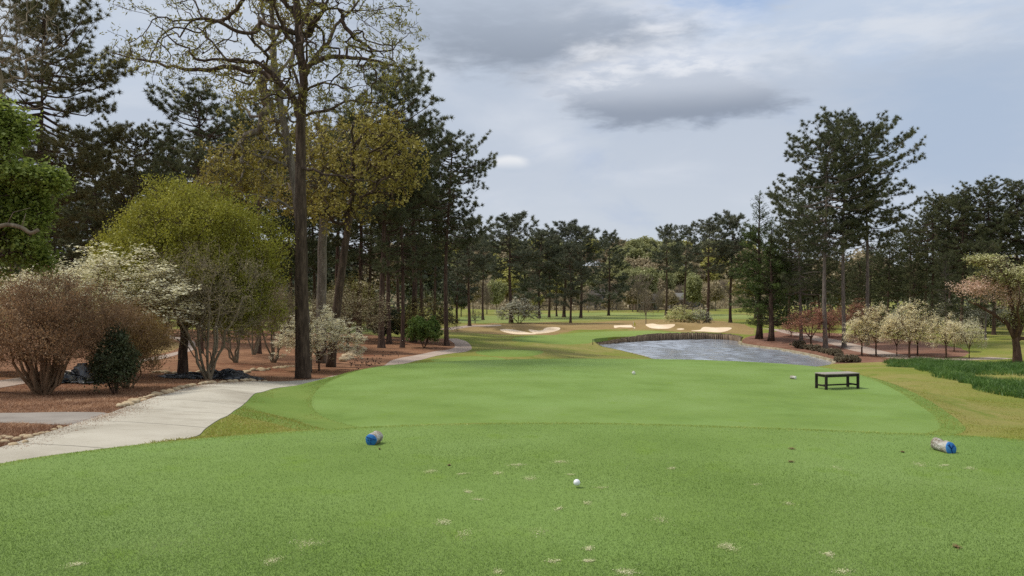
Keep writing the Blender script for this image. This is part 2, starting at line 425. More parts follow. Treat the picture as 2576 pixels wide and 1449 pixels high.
_Am[:_n, _n] = 1; _Am[:_n, _n + 1:] = _cw; _Am[_n, :_n] = 1; _Am[_n + 1:, :_n] = _cw.T
_w = np.linalg.solve(_Am, np.concatenate([CXY[:, 2], np.zeros(3)]))
BUMPS = [((1300 - CU) / F * 113, 113, 0.62, 4.5, 3.6), ((1395 - CU) / F * 113, 113, 0.66, 4.0, 3.6), ((1550 - CU) / F * 116, 116, 0.5, 5, 3.6), ((1655 - CU) / F * 117, 117, 0.7, 5, 3.8),
         ((1745 - CU) / F * 117, 118, 0.78, 5, 4), ((1830 - CU) / F * 115, 115, 0.58, 6, 4), ((1200 - CU) / F * 118, 118, 0.3, 8, 5), ((1470 - CU) / F * 124, 124, 0.3, 6, 4)]
def H(X, Y):
    X = np.asarray(X, float); Y = np.asarray(Y, float); shp = X.shape
    x = X.ravel(); y = Y.ravel(); out = np.empty(len(x))
    for i in range(0, len(x), 20000):
        a = x[i:i + 20000]; b = y[i:i + 20000]
        wx, wy = warp(a, b)
        d2 = (wx[:, None] - _cw[None, :, 0]) ** 2 + (wy[:, None] - _cw[None, :, 1]) ** 2
        z = _phi(d2) @ _w[:_n] + _w[_n] + wx * _w[_n + 1] + wy * _w[_n + 2]
        for bx, by, A, sx, sy in BUMPS:
            z = z + A * np.exp(-((a - bx) / sx) ** 2 - ((b - by) / sy) ** 2)
        z = z + 0.05 * np.sin(a * 0.7 + 1.3 * np.sin(b * 0.31)) * np.clip(b / 40, 0, 1)
        for poly, zt, wd in ((tee2, TEE2_Z, 1.9), (tee3, -3.05, 1.6), (tee4, -2.75, 1.6), (tee1, TEE_Z, 1.5)):
            lo = poly.min(0) - wd; hi = poly.max(0) + wd
            m = (a > lo[0]) & (a < hi[0]) & (b > lo[1]) & (b < hi[1])
            if m.any():
                d = poly_dist(a[m], b[m], poly)
                k = 1 - smooth(d / wd)
                z[m] = z[m] * (1 - k) + zt * k
        lo = pond.min(0) - 6; hi = pond.max(0) + 6
        m = (a > lo[0]) & (a < hi[0]) & (b > lo[1]) & (b < hi[1])
        if m.any():
            d = poly_dist(a[m], b[m], pond)
            zz = np.maximum(z[m], ZW + 0.14); k = smooth((d - 0.06) / 0.22)
            z[m] = zz * k + (ZW - 1.0) * (1 - k)
        out[i:i + 20000] = z
    return out.reshape(shp)
def h(x, y): return float(H(np.array([x]), np.array([y]))[0])
_ys = np.exp(np.linspace(math.log(3.0), math.log(420), 5000))
def gp(u, v, ymin=0.0):
    """first ground point met along the sight line through (u, v) beyond ymin"""
    ys = _ys[_ys > ymin]
    g = H((u - CU) / F * ys, ys) - (CZ + (CV - v) / F * ys)
    k = int(np.argmax(g > 0)) if (g > 0).any() else len(ys) - 1
    return ((u - CU) / F * ys[k], ys[k])
def G(pts, ymin=0.0): return [gp(u, v, ymin) for u, v in pts]

# ------------------------------------------------------------------ ground zones
def outline(pts, per=5): return catmull(pts, per, True)
path_left = [pz(*p) for p in ((-300, 1235, -.5), (0, 1128, -.6), (200, 1066, -.75), (270, 1042, -.85), (330, 1020, -.95), (430, 987, -1.25), (520, 970, -1.5), (640, 962, -1.9), (800, 955, -2.25))]
path_right = [pz(*p) for p in ((806, 958.5, -2.2), (703, 979, -1.75), (628, 1007, -1.28), (572, 1046, -.92), (520, 1078, -.78), (469, 1106, -.7), (200, 1150, -.6), (0, 1187, -.52), (-300, 1300, -.5))]
p2l = [pz(*p) for p in ((955, 925, -2.65), (990, 908, -2.85), (1060, 893, -3.1), (1125, 879, -3.35), (1145, 868, -3.5), (1125, 853, -3.6))]
p2r = [pz(*p) for p in ((1150, 850, -3.65), (1175, 860, -3.6), (1187, 873, -3.5), (1170, 885, -3.35), (1100, 897, -3.1), (1050, 909, -2.9), (1000, 921, -2.75))]
path_poly = np.concatenate([catmull(path_left, 5), [(-7.6, 33.5)], catmull([(-7.2, 36.5)] + p2l, 5)[:0], catmull(path_right, 5)])
path2_poly = np.concatenate([catmull([(-7.9, 33.7)] + p2l, 5), catmull(p2r + [(-6.3, 33.5)], 5)])
side_path = outline(G([(275, 1042), (180, 1038), (60, 1040), (-150, 1042), (-150, 1060), (60, 1066), (150, 1070), (205, 1066)]), 4)
loop_path = np.concatenate([catmull(G([(330, 905), (400, 896), (450, 884), (466, 872), (455, 860), (420, 850), (380, 846)], 25), 5), catmull(G([(380, 842), (430, 845), (478, 855), (492, 868), (478, 884), (420, 900), (340, 912)], 25), 5)])
loop2 = np.concatenate([catmull(G([(-60, 966), (40, 952), (120, 938), (230, 925), (335, 906)], 12), 4), catmull(G([(340, 912), (240, 934), (130, 950), (60, 966), (-60, 986)], 12), 4)])
tan_patch = outline(G([(380, 855), (425, 857), (455, 867), (440, 880), (400, 890), (380, 890)], 25), 4)
straw = np.array(list(catmull(path_left, 5)) + [(-7.9, 33.7)] + list(catmull([(-7.6, 35)] + p2l, 5)) + [(-9, 82), (-20, 88), (-70, 80), (-70, 40), (-50, 5), (-12, 3)])
straw_r = outline([pz(u, v, -4.55) for u, v in ((1905, 848), (1960, 840), (2080, 843), (2200, 853), (2330, 870), (2420, 888), (2430, 905), (2330, 911), (2240, 913), (2110, 916))] + [tuple(p) for p in pond[(np.argmin(np.hypot(*(pond - np.array(pz(2098, 914, ZW))).T))) - 0:][:0]] +
                  [pz(u, v, -4.7) for u, v in ((2060, 906), (2000, 892), (1940, 880), (1890, 872), (1850, 864))], 4)
rp_c = catmull([pz(u, v, -4.35) for u, v in ((1905, 829), (1960, 834), (2010, 843), (2100, 860), (2230, 888), (2330, 903), (2400, 909), (2520, 905))], 5)
def ribbon(c, w):
    t = np.gradient(c, axis=0); t /= np.linalg.norm(t, axis=1, keepdims=True); n = np.stack([-t[:, 1], t[:, 0]], 1)
    return np.concatenate([c + n * w / 2, (c - n * w / 2)[::-1]])
right_path = ribbon(rp_c, 2.3)
far_path = ribbon(catmull(G([(1120, 829), (1180, 820.5), (1260, 818)], 60), 5), 1.6)
green = outline(G([(1290, 851), (1350, 843), (1450, 837), (1560, 833), (1700, 836), (1800, 840), (1880, 847), (1800, 845), (1690, 844), (1600, 850), (1530, 860), (1480, 864), (1390, 865), (1310, 860)], 60), 4)
bpx = [[(1258, 829), (1290, 829), (1325, 836), (1350, 840), (1310, 841), (1275, 837)], [(1330, 829), (1360, 832), (1375, 824), (1405, 824), (1408, 829), (1390, 835), (1350, 839), (1338, 836)],
       [(1544, 820), (1562, 818), (1590, 820), (1596, 823.5), (1560, 823)], [(1624, 817), (1640, 814), (1660, 817), (1698, 816), (1680, 827), (1640, 826)],
       [(1702, 828), (1712, 826), (1722, 828), (1712, 830)], [(1738, 832), (1760, 830), (1770, 823), (1800, 824), (1838, 824), (1835, 830), (1805, 836), (1770, 834)]]
bunkers = [outline(G(p, 60), 4) for p in bpx]
bed = outline(G([(2228, 912), (2290, 905), (2400, 911), (2576, 914), (2720, 930), (2720, 1045), (2576, 1008), (2480, 985), (2400, 962), (2320, 932)], 12), 4)
_c2 = tee2.mean(0); _t2 = np.gradient(np.concatenate([tee2[-1:], tee2, tee2[:1]]), axis=0)[1:-1]; _t2 /= np.linalg.norm(_t2, axis=1, keepdims=True); _n2 = np.stack([_t2[:, 1], -_t2[:, 0]], 1)
if ((tee2 - _c2) * _n2).sum() < 0: _n2 = -_n2
collar = tee2 + _n2 * np.where(tee2[:, 0] < 2, 2.3, .45)[:, None]
wood_floor = np.array([(-400, 262), (-60, 258), (100, 258), (420, 262), (420, 630), (-400, 630)])
dorm = outline(G([(1130, 835), (1160, 822), (1250, 812), (1330, 806), (1440, 812), (1560, 806), (1700, 803), (1850, 812), (1900, 838), (1830, 838), (1700, 834), (1560, 829), (1440, 832), (1350, 843), (1230, 840)], 60), 4)
fair = outline(G([(1165, 812), (1160, 798), (1250, 794), (1500, 787), (1700, 789), (1880, 793), (1880, 803), (1700, 801), (1600, 803), (1480, 806), (1300, 812)], 125), 4)
fair_l = outline(G([(850, 838), (935, 836), (940, 822), (850, 822)], 60), 4)

ZONES = [('tee_turf', tee1, 'turf'), ('tee_turf', tee2, 'turf'), ('tee_turf', tee3.mean(0) + (tee3 - tee3.mean(0)) * 1.22, 'turf_far'), ('tee_turf', tee4, 'turf_far')]
for b in bunkers: ZONES.append(('sand_bunker', b, 'sand'))
ZONES += [('cart_path', path_poly, 'concrete'), ('cart_path', path2_poly, 'path_far'), ('side_path', side_path, 'asphalt'), ('garden_path', loop_path, 'path_far'), ('garden_path', loop2, 'path_far'),
          ('cart_path', right_path, 'path_far'), ('cart_path', far_path, 'path_far'),
          ('lawn', tan_patch, 'dormant'), ('putting_green', green, 'turf_far'), ('fairway', fair, 'fairway'), ('lawn', fair_l, 'fairway'), ('pine_straw_bed', straw, 'straw'), ('pine_straw_bed', straw_r, 'straw_far'), ('collar', collar, 'collar'), ('rough', dorm, 'dormant'), ('woodland_floor', wood_floor, 'litter')]
LAB = ['near tee of close mown green turf with pale divots', 'second tee of mown turf carrying the bench', 'small raised oval tee beyond the second tee', 'low oval tee just behind the second tee',
       'shallow sand bunker at the left end of the far mounds', 'winged sand bunker beside the leftmost bunker', 'thin sand bunker near the yellow flag', 'fan shaped sand bunker on the middle mound', 'tiny sand bunker between two larger bunkers', 'widest sand bunker, nearest the pines on the far side',
       'pale concrete cart path curving beside the tees', 'pinkish cart path bending round the tall pines', 'grey side path joining the concrete path', 'pale loop of path behind the dark trunks', 'pale path passing behind the brown bush',
       'pinkish path running behind the white dogwoods beyond the pond', 'thin pale path in front of the far fairway', 'tan grass patch inside the path loop', 'green beyond the pond below the bunkers', 'far fairway of green mown grass', 'lit strip of lawn behind the trunks', 'reddish pine straw bed under the trees beside the cart path', 'reddish pine straw bed beyond the pond', 'olive collar of longer grass round the second tee', 'brown dormant grass on the bunker mounds', 'brown leaf litter under the far wood']

def build_ground():
    rows = [-7.0]
    while rows[-1] < 640: rows.append(rows[-1] + max(0.3, 0.03 * (rows[-1] + 4)))
    rng = np.random.default_rng(5)
    pts = []
    for y in rows:
        t = np.arange(-2.2, 2.21, 0.042)
        x = t * (y + 14) + rng.uniform(-.2, .2, len(t)) * 0.04 * (y + 14)
        yy = y + rng.uniform(-.2, .2, len(t)) * max(0.3, 0.03 * (y + 4))
        pts.append(np.stack([x, yy], 1))
    pts = np.concatenate(pts)
    loops = []
    for nm, poly, m in ZONES + [('pond', pond, None), ('bed', bed, None)]:
        p = np.asarray(poly); q = []
        for a, b in zip(p, np.roll(p, -1, 0)):
            L_ = np.hypot(*(b - a)); seg = max(0.12, 0.012 * (abs(a[1]) + 5)); n = max(1, int(L_ / seg))
            for k in range(n): q.append(a + (b - a) * k / n)
        q = np.array(q)
        if nm in ('pine_straw_bed', 'woodland_floor', 'rough', 'putting_green', 'fairway', 'lawn', 'collar'):
            q = q + rng.normal(size=q.shape) * 0.0012 * (q[:, 1:2] + 4)
        loops.append(q)
    inner = []
    pt = np.gradient(np.concatenate([pond[-1:], pond, pond[:1]]), axis=0)[1:-1]; pt /= np.linalg.norm(pt, axis=1, keepdims=True)
    pn = np.stack([pt[:, 1], -pt[:, 0]], 1)
    if poly_dist(*(pond[:1] + pn[:1] * .1).T, pond)[0] < 0: pn = -pn
    q = np.concatenate([pond[i:i + 1] + (pond[(i + 1) % len(pond)] - pond[i]) * t for i in range(len(pond)) for t in (0, .25, .5, .75)])
    qn = np.repeat(pn, 4, 0)
    inner += [q + qn * .30, q + qn * .55, q - qn * .4]
    V = [Vector(p) for p in pts]; E = []
    for q in loops + inner:
        b = len(V); n = len(q)
        V += [Vector(p) for p in q]; E += [(b + i, b + (i + 1) % n) for i in range(n)]
    ov, oe, of, *_ = delaunay_2d_cdt(V, E, [], 0, 1e-4)
    P = np.array([(v.x, v.y) for v in ov]); T = np.array([f for f in of if len(f) == 3])
    Z = H(P[:, 0], P[:, 1])
    e = 0.15
    gx = (H(P[:, 0] + e, P[:, 1]) - H(P[:, 0] - e, P[:, 1])) / (2 * e); gy = (H(P[:, 0], P[:, 1] + e) - H(P[:, 0], P[:, 1] - e)) / (2 * e)
    N = unit(np.stack([-gx, -gy, np.ones_like(gx)], 1))
    C = P[T].mean(1)
    zone = np.full(len(T), -1)
    for i in range(len(ZONES) - 1, -1, -1):
        zone[in_poly(C[:, 0], C[:, 1], ZONES[i][1])] = i
    a = P[T]; area = (a[:, 1, 0] - a[:, 0, 0]) * (a[:, 2, 1] - a[:, 0, 1]) - (a[:, 1, 1] - a[:, 0, 1]) * (a[:, 2, 0] - a[:, 0, 0])
    T[area < 0] = T[area < 0][:, ::-1]
    for i in range(-1, len(ZONES)):
        t = T[zone == i]
        if len(t) == 0: continue
        nm, mat_, lab = ('ground', 'rough', 'rough grass slopes and fairway in olive and tan patches') if i < 0 else (ZONES[i][0], ZONES[i][2], LAB[i])
        idx, inv = np.unique(t.ravel(), return_inverse=True)
        v = np.stack([P[idx, 0], P[idx, 1], Z[idx]], 1); tt = inv.reshape(-1, 3)
        nrm = N[idx]
        mb = MB()
        if 'path' in nm:
            v = v + (0, 0, 0.012)
            ed = np.concatenate([tt[:, [0, 1]], tt[:, [1, 2]], tt[:, [2, 0]]])
            key = {}
            for x, y in ed: key[(x, y)] = 1
            be = [(x, y) for x, y in key if (y, x) not in key]
            nv = len(v); mb.add(v, None, tt)
            low = v - (0, 0, 0.16)
            mb.add(np.concatenate([v, low]), [(y, x, x + nv, y + nv) for x, y in be], None)
            me = mb.mesh(nm, M[mat_], False)
            me.polygons.foreach_set('use_smooth', np.array([len(p.vertices) == 3 for p in me.polygons])); me.update()
        else:
            mb.add(v, None, tt); me = mb.mesh(nm, M[mat_])
            me.normals_split_custom_set_from_vertices([Vector(n) for n in nrm])
        tag(obj(nm, me), lab, kind='structure')
build_ground()
# ------------------------------------------------------------------ water and pond edges
def build_pond():
    m, t, b, out = new_mat('pond_water')
    b.inputs['Base Color'].default_value = S(152, 158, 167); b.inputs['Roughness'].default_value = 0.08  # pale base colour adds sky reflection that the ripples alone do not give
    b.inputs['Specular IOR Level'].default_value = 0.5; b.inputs['IOR'].default_value = 2.6
    tc = t.n('ShaderNodeTexCoord').outputs['Object']
    n1 = t.noise(t.mapping(tc, (1.0, 2.2, 1)), 2.6, 4, 0.6)
    n2 = t.noise(t.mapping(tc, (1.0, 1.0, 1)), 0.12, 3, 0.5)
    bp = t.n('ShaderNodeBump'); bp.inputs['Distance'].default_value = 0.06
    t.l(t.maprange(n2, 0.35, 0.65, 0.1, 0.3), bp.inputs['Strength']); t.l(n1, bp.inputs['Height']); t.l(bp.outputs[0], b.inputs['Normal'])
    c = pond.mean(0); p = c + (np.asarray(pond) - c) * 1.004
    lo, hi = p.min(0) - .3, p.max(0) + .3; st = 0.15
    gx, gy = np.meshgrid(np.arange(lo[0], hi[0], st), np.arange(lo[1], hi[1], st), indexing='ij'); nx, ny = gx.shape
    rw = np.random.default_rng(21); z = np.zeros_like(gx)
    for k in range(26):
        lam = rw.uniform(.55, 2.4); a = rw.normal(1.35, .55); kx, ky = 2 * math.pi / lam * math.cos(a), 2 * math.pi / lam * math.sin(a)
        z += .0055 * lam ** .9 * np.sin(kx * gx + ky * gy + rw.uniform(0, 6.28))
    z *= .75 + .35 * np.sin(gx * .35 + 1.5 * np.sin(gy * .21)) - .25 * smooth((gx - 18) / 10)
    ins = poly_dist(gx, gy, p) < .12
    idx = np.arange(nx * ny).reshape(nx, ny)
    q = np.stack([idx[:-1, :-1], idx[1:, :-1], idx[1:, 1:], idx[:-1, 1:]], -1); ok = ins[:-1, :-1] & ins[1:, :-1] & ins[1:, 1:] & ins[:-1, 1:]
    q = q[ok]; use, inv = np.unique(q.ravel(), return_inverse=True)
    wb = MB(); wb.add(np.stack([gx.ravel()[use], gy.ravel()[use], ZW + z.ravel()[use]], 1), inv.reshape(-1, 4)); me = wb.mesh('pond_water', m)
    tag(obj('pond_water', me), 'rippled pond water mirroring sky and pines, sky brightness partly put into its colour', kind='structure')
    # timber bulkhead on the far side
    i0 = int(np.argmin(np.hypot(*(pond - np.array(pz(1503, 868, ZW))).T))); i1 = int(np.argmin(np.hypot(*(pond - np.array(pz(1866, 862, ZW))).T)))
    seg = pond[i0:i1 + 1] if i1 > i0 else np.concatenate([pond[i0:], pond[:i1 + 1]])
    wall = MB(); cap = MB(); rng = np.random.default_rng(3)
    d = np.cumsum(np.r_[0, np.hypot(*np.diff(seg, axis=0).T)])
    s = np.arange(0, d[-1], 0.28); X = np.interp(s, d, seg[:, 0]); Y = np.interp(s, d, seg[:, 1])
    tops = H(X, Y + 0.5); tops = np.maximum(tops, ZW + 0.3)
    f = s / d[-1]
    top = ZW + 0.16 + 0.62 * smooth(f / 0.45) * (1 - 0.35 * smooth((f - 0.6) / 0.4)) + rng.uniform(-.07, .07, len(s))
    for x, y, z in zip(X, Y, top):
        wall.tube([(x, y, ZW - 0.8), (x, y, z)], 0.145, 6)
    for k in range(len(X) - 1):
        cap.box((-0.15, -0.02, -0.05), (0.15, 0.26, 0.05), 0, Matrix.Translation((X[k], Y[k], top[k] + 0.045)) @ Matrix.Rotation(math.atan2(Y[k + 1] - Y[k], X[k + 1] - X[k]), 4, 'Z'))
    root = empty('retaining_wall', (0, 0, 0)); tag(root, 'dark timber pile wall along the far edge of the pond', 'wall')
    obj('piles', wall.mesh('piles', mat_noise('old_piles', [(0.3, S(80, 68, 56)), (0.5, S(118, 101, 82)), (0.7, S(152, 134, 112))], 3, 5, 0.9, 0.5, 20, (1, 1, .3))), root)
    obj('coping', cap.mesh('coping', mat_noise('coping', [(0.3, S(104, 92, 76)), (0.7, S(146, 130, 108))], 2, 5, 0.9, 0.3, 20), False), root)
    # pale stone kerb along the rest of the shore
    rest = np.roll(pond, -i1, 0); i0b = (i0 - i1) % len(pond); rest = rest[:i0b + 1]
    d = np.cumsum(np.r_[0, np.hypot(*np.diff(rest, axis=0).T)])
    s = np.arange(0, d[-1], 0.5); X = np.interp(s, d, rest[:, 0]); Y = np.interp(s, d, rest[:, 1])
    kb = MB()
    for k in range(len(X) - 1):
        L_ = math.hypot(X[k + 1] - X[k], Y[k + 1] - Y[k])
        kb.box((0.01, -0.16, -0.5), (L_ - 0.01, 0.2, 0.16 + 0.04 * rng.random()), 0, Matrix.Translation((X[k], Y[k], ZW)) @ Matrix.Rotation(math.atan2(Y[k + 1] - Y[k], X[k + 1] - X[k]) + rng.normal() * 0.04, 4, 'Z'))
    tag(obj('pond_kerb', kb.mesh('pond_kerb', mat_noise('kerb_stone', [(0.3, S(140, 128, 104)), (0.6, S(176, 164, 138)), (0.8, S(196, 186, 160))], 1.5, 6, 0.9, 0.4, 12), False)), 'low pale stone kerb lining the near and right pond shore', 'kerb')
build_pond()

# ------------------------------------------------------------------ sky, sun, camera
SUN_EL, SUN_AZ = R(58), R(-78)          # azimuth from the view direction, left negative
def build_light():
    w = bpy.data.worlds.new('World'); sc.world = w; w.use_nodes = True
    nt = w.node_tree; t = NT(nt); bg = nt.nodes['Background']
    sky = t.n('ShaderNodeTexSky'); sky.sky_type = 'NISHITA'; sky.sun_disc = False
    sky.sun_elevation = SUN_EL; sky.sun_rotation = SUN_AZ; sky.air_density = 1.2; sky.dust_density = 1.5; sky.altitude = 300
    tc = t.n('ShaderNodeTexCoord').outputs['Generated']
    sx = t.n('ShaderNodeSeparateXYZ'); t.l(tc, sx.inputs[0])
    az = t.math('ARCTAN2', sx.outputs[0], sx.outputs[1]); el = t.math('ARCSINE', sx.outputs[2])
    cv = t.n('ShaderNodeCombineXYZ'); t.l(az, cv.inputs[0]); t.l(t.math('MULTIPLY', el, 2.6), cv.inputs[1])
    n_big = t.noise(cv.outputs[0], 2.6, 7, 0.52, 0.3)
    cv2 = t.n('ShaderNodeCombineXYZ'); t.l(az, cv2.inputs[0]); t.l(t.math('MULTIPLY', el, 3.2), cv2.inputs[1]); cv2.inputs[2].default_value = 4.7
    n_fine = t.noise(cv2.outputs[0], 9.0, 6, 0.55, 0.2)
    cv3 = t.n('ShaderNodeCombineXYZ'); t.l(az, cv3.inputs[0]); t.l(t.math('MULTIPLY', el, 2.2), cv3.inputs[1]); cv3.inputs[2].default_value = 9.1
    n_mid = t.noise(cv3.outputs[0], 5.0, 6, 0.55, 0.4)
    K = 10.0      # background strength is 0.1: cloud radiance is written in the same units as the sky
    def C(r, g, b): 
        c = S(r, g, b); return (c[0] * K, c[1] * K, c[2] * K, 1)
    low = t.ramp(t.maprange(el, 0.0, 1.2, 0, 1, 'LINEAR'), [(0.0, C(200, 207, 217)), (0.12, C(190, 198, 211)), (0.22, C(182, 192, 207)), (0.34, C(186, 195, 208)), (0.6, C(212, 219, 230)), (1.0, C(216, 222, 232))])
    col = t.mix(0.92, sky.outputs[0], low)
    def ang(u, v): return math.atan((u - CU) / F), math.atan((CV - v) / F * math.cos(math.atan((u - CU) / F)))
    n_wisp = t.noise(cv2.outputs[0], 26.0, 6, 0.6, 0.3)
    def blob(u, v, ru, rv, k=0.9, soft=(0.55, 1.15), src=None, k2=0.0):
        a0, e0 = ang(u, v)
        da = t.math('DIVIDE', t.math('SUBTRACT', az, a0), ru / F); de = t.math('DIVIDE', t.math('SUBTRACT', el, e0), rv / F)
        d = t.math('SQRT', t.math('ADD', t.math('MULTIPLY', da, da), t.math('MULTIPLY', de, de)))
        d = t.math('ADD', d, t.math('MULTIPLY', t.math('SUBTRACT', n_mid, 0.5), k * 2))
        d = t.math('ADD', d, t.math('MULTIPLY', t.math('SUBTRACT', n_fine, 0.5), k))
        d = t.math('ADD', d, t.math('MULTIPLY', t.math('SUBTRACT', n_wisp, 0.5), k * .9))
        return t.maprange(d, soft[0], soft[1], 1, 0), de
    # general mottling
    col = t.mix(t.math('MULTIPLY', t.maprange(n_big, 0.48, 0.72), 0.7), col, C(218, 222, 229))
    col = t.mix(t.math('MULTIPLY', t.maprange(n_mid, 0.42, 0.2), 0.35), col, C(152, 172, 206))
    m, _ = blob(1770, 20, 190, 50, 0.9); col = t.mix(t.math('MULTIPLY', m, 0.8), col, C(150, 176, 214))
    m, _ = blob(2420, 330, 300, 260, 0.5, (0.2, 1.2)); col = t.mix(t.math('MULTIPLY', m, 0.6), col, C(156, 176, 202))
    m, _ = blob(1560, 120, 330, 130, 0.9, (0.4, 1.2)); col = t.mix(t.math('MULTIPLY', m, 0.85), col, t.mix(t.maprange(n_fine, .35, .65), C(196, 205, 220), C(226, 228, 233)))
    m, _ = blob(2250, 60, 420, 90, 0.8, (0.4, 1.3)); col = t.mix(t.math('MULTIPLY', m, 0.65), col, t.mix(t.maprange(n_fine, .35, .65), C(186, 200, 220), C(216, 221, 229)))
    m, _ = blob(280, 80, 420, 150, 0.7, (0.4, 1.3)); col = t.mix(t.math('MULTIPLY', m, 0.7), col, t.mix(t.maprange(n_mid, .35, .65), C(192, 202, 216), C(218, 222, 228)))
    m, de = blob(1260, 80, 380, 125, 0.95, (0.3, 1.2)); col = t.mix(t.math('MULTIPLY', m, 0.92), col, t.mix(t.maprange(de, -0.7, 0.9), C(138, 148, 163), C(172, 182, 197)))
    m, _ = blob(1660, 205, 260, 75, 0.7, (0.5, 1.15)); col = t.mix(t.math('MULTIPLY', m, 0.8), col, t.mix(t.maprange(n_wisp, .35, .65), C(196, 204, 218), C(222, 225, 231)))
    m, de = blob(1690, 248, 280, 62, 0.95, (0.45, 1.1)); col = t.mix(t.math('MULTIPLY', m, 0.92), col, t.mix(t.maprange(de, -0.6, 0.7), C(138, 148, 164), C(184, 192, 205)))
    m, de = blob(1280, 412, 54, 24, 0.45, (0.5, 1.1)); col = t.mix(t.math('MULTIPLY', m, 0.85), col, t.mix(t.maprange(de, -0.8, 0.5), C(184, 194, 208), C(226, 228, 231)))
    t.l(col, bg.inputs['Color']); bg.inputs['Strength'].default_value = 0.1
    l = bpy.data.lights.new('sun', 'SUN'); l.energy = 2.8; l.angle = R(6); l.color = (1.0, 0.95, 0.87)
    o = bpy.data.objects.new('sun', l); COL.objects.link(o)
    d = Vector((math.sin(SUN_AZ) * math.cos(SUN_EL), math.cos(SUN_AZ) * math.cos(SUN_EL), math.sin(SUN_EL)))
    o.rotation_euler = d.to_track_quat('Z', 'Y').to_euler()
    cam = bpy.data.cameras.new('camera'); co = bpy.data.objects.new('camera', cam); COL.objects.link(co)
    co.location = (0, 0, CZ); co.rotation_euler = (R(90), 0, 0)
    cam.sensor_fit = 'HORIZONTAL'; cam.sensor_width = 36.0; cam.lens = 36.0 * F / 2576.0
    cam.shift_y = (CV - 724.5) / 2576.0; cam.clip_start = 0.05; cam.clip_end = 3000
    sc.camera = co
    sc.view_settings.view_transform = 'Standard'; sc.view_settings.look = 'None'; sc.view_settings.exposure = 0.14; sc.view_settings.gamma = 1
    sc.cycles.max_bounces = 6; sc.cycles.diffuse_bounces = 3; sc.cycles.glossy_bounces = 2; sc.cycles.transmission_bounces = 3
    sc.cycles.sample_clamp_indirect = 3; sc.cycles.sample_clamp_direct = 8; sc.cycles.use_denoising = False
    sc.cycles.use_adaptive_sampling = True; sc.cycles.adaptive_threshold = 0.01
build_light()
# ------------------------------------------------------------------ tree generators
def grow_tree(base_pts, base_par, targets, bf=0.25):
    """join target points to a growing tree, trading nearness against path length"""
    nb = len(base_pts); N = len(targets)
    P = np.concatenate([np.asarray(base_pts, float), np.asarray(targets, float)])
    par = np.full(nb + N, -1); par[:nb] = base_par
    pl = np.zeros(nb + N)
    for i in range(nb):
        if par[i] >= 0: pl[i] = pl[par[i]] + np.linalg.norm(P[i] - P[par[i]])
    T = P[nb:]
    best = np.full(N, 1e9); bp = np.zeros(N, int)
    for i in range(nb):
        c = np.linalg.norm(T - P[i], axis=1) + bf * pl[i]
        m = c < best; best[m] = c[m]; bp[m] = i
    open_ = np.ones(N, bool)
    for _ in range(N):
        k = int(np.argmin(np.where(open_, best, 1e9)))
        open_[k] = False; q = nb + k
        par[q] = bp[k]; pl[q] = pl[bp[k]] + np.linalg.norm(P[q] - P[bp[k]])
        c = np.linalg.norm(T - P[q], axis=1) + bf * pl[q]
        m = open_ & (c < best); best[m] = c[m]; bp[m] = q
    return P, par

def tree_weights(par):
    n = len(par); depth = np.zeros(n, int)
    kids = [[] for _ in range(n)]
    for i, p in enumerate(par):
        if p >= 0: kids[p].append(i)
    order = [i for i in range(n) if par[i] < 0]; k = 0
    while k < len(order): order += kids[order[k]]; k += 1
    w = np.ones(n)
    for i in reversed(order):
        if kids[i]: w[i] = sum(w[j] for j in kids[i])
    return w, kids, order

def wood(mb, P, par, r0, rt, rng, expo=0.5, jit=0.06, sides=(10, 6, 4), rfix=None, mi=0, flare=1.35):
    """tubes along every chain of the tree; returns weights"""
    w, kids, order = tree_weights(par)
    roots = [i for i in range(len(par)) if par[i] < 0]
    wt = max(w[r] for r in roots)
    rad = np.maximum(rt, r0 * (w / wt) ** expo)
    if rfix is not None:
        for i, v in rfix.items(): rad[i] = v
    stack = [(r, None) for r in roots]
    while stack:
        s, p = stack.pop()
        ch = [s] if p is None else [p, s]
        i = s
        while kids[i]:
            j = max(kids[i], key=lambda k: w[k])
            for k in kids[i]:
                if k != j: stack.append((k, i))
            ch.append(j); i = j
        if len(ch) < 2: continue
        pts = P[ch]; r = rad[ch].copy()
        if p is not None: r[0] = min(r[0], r[1] * 1.3)
        r[-1] = min(r[-1], rt)
        per = 3 if len(ch) > 2 else 2
        q = catmull(pts, per)
        rr = np.interp(np.linspace(0, len(ch) - 1, len(q)), np.arange(len(ch)), r)
        sl = np.linalg.norm(np.diff(pts, axis=0), axis=1).mean()
        jj = rng.normal(size=q.shape) * jit * sl; jj[0] = 0; jj[::per] *= 0.3
        q = q + jj * (0.12 if p is None and rfix is not None else 1.0)
        if p is None:
            z0 = q[0, 2]; rr = rr * (1 + (flare - 1) * np.exp(-(q[:, 2] - z0) / (3 * rr[0])))
        k = sides[0] if rr[0] > 0.08 else sides[1] if rr[0] > 0.03 else sides[2]
        mb.tube(q, rr, k, mi)
    return w, rad

def leaf_batch(mb, P, rng, size, asp=0.55, up=0.0, droop=0.0, flat=0.0, mi=0, var=0.35, out=None):
    n = len(P)
    A = rand_dirs(rng, n)
    if out is not None: A = unit(A * 0.8 + out)
    A[:, 2] = A[:, 2] * (1 - flat) + up - droop
    A = unit(A)
    Bv = rand_dirs(rng, n)
    if flat: 
        Bv = np.cross(np.array([[0, 0, 1.0]]) + rng.normal(size=(n, 3)) * (1 - flat) * 0.8, A)
    else:
        Bv = np.cross(Bv, A)
    Bv = unit(Bv)
    s = size * (1 + var * rng.uniform(-1, 1, (n, 1)))
    mb.quads_at(P, A * s * 0.5, Bv * s * 0.5 * asp, mi)

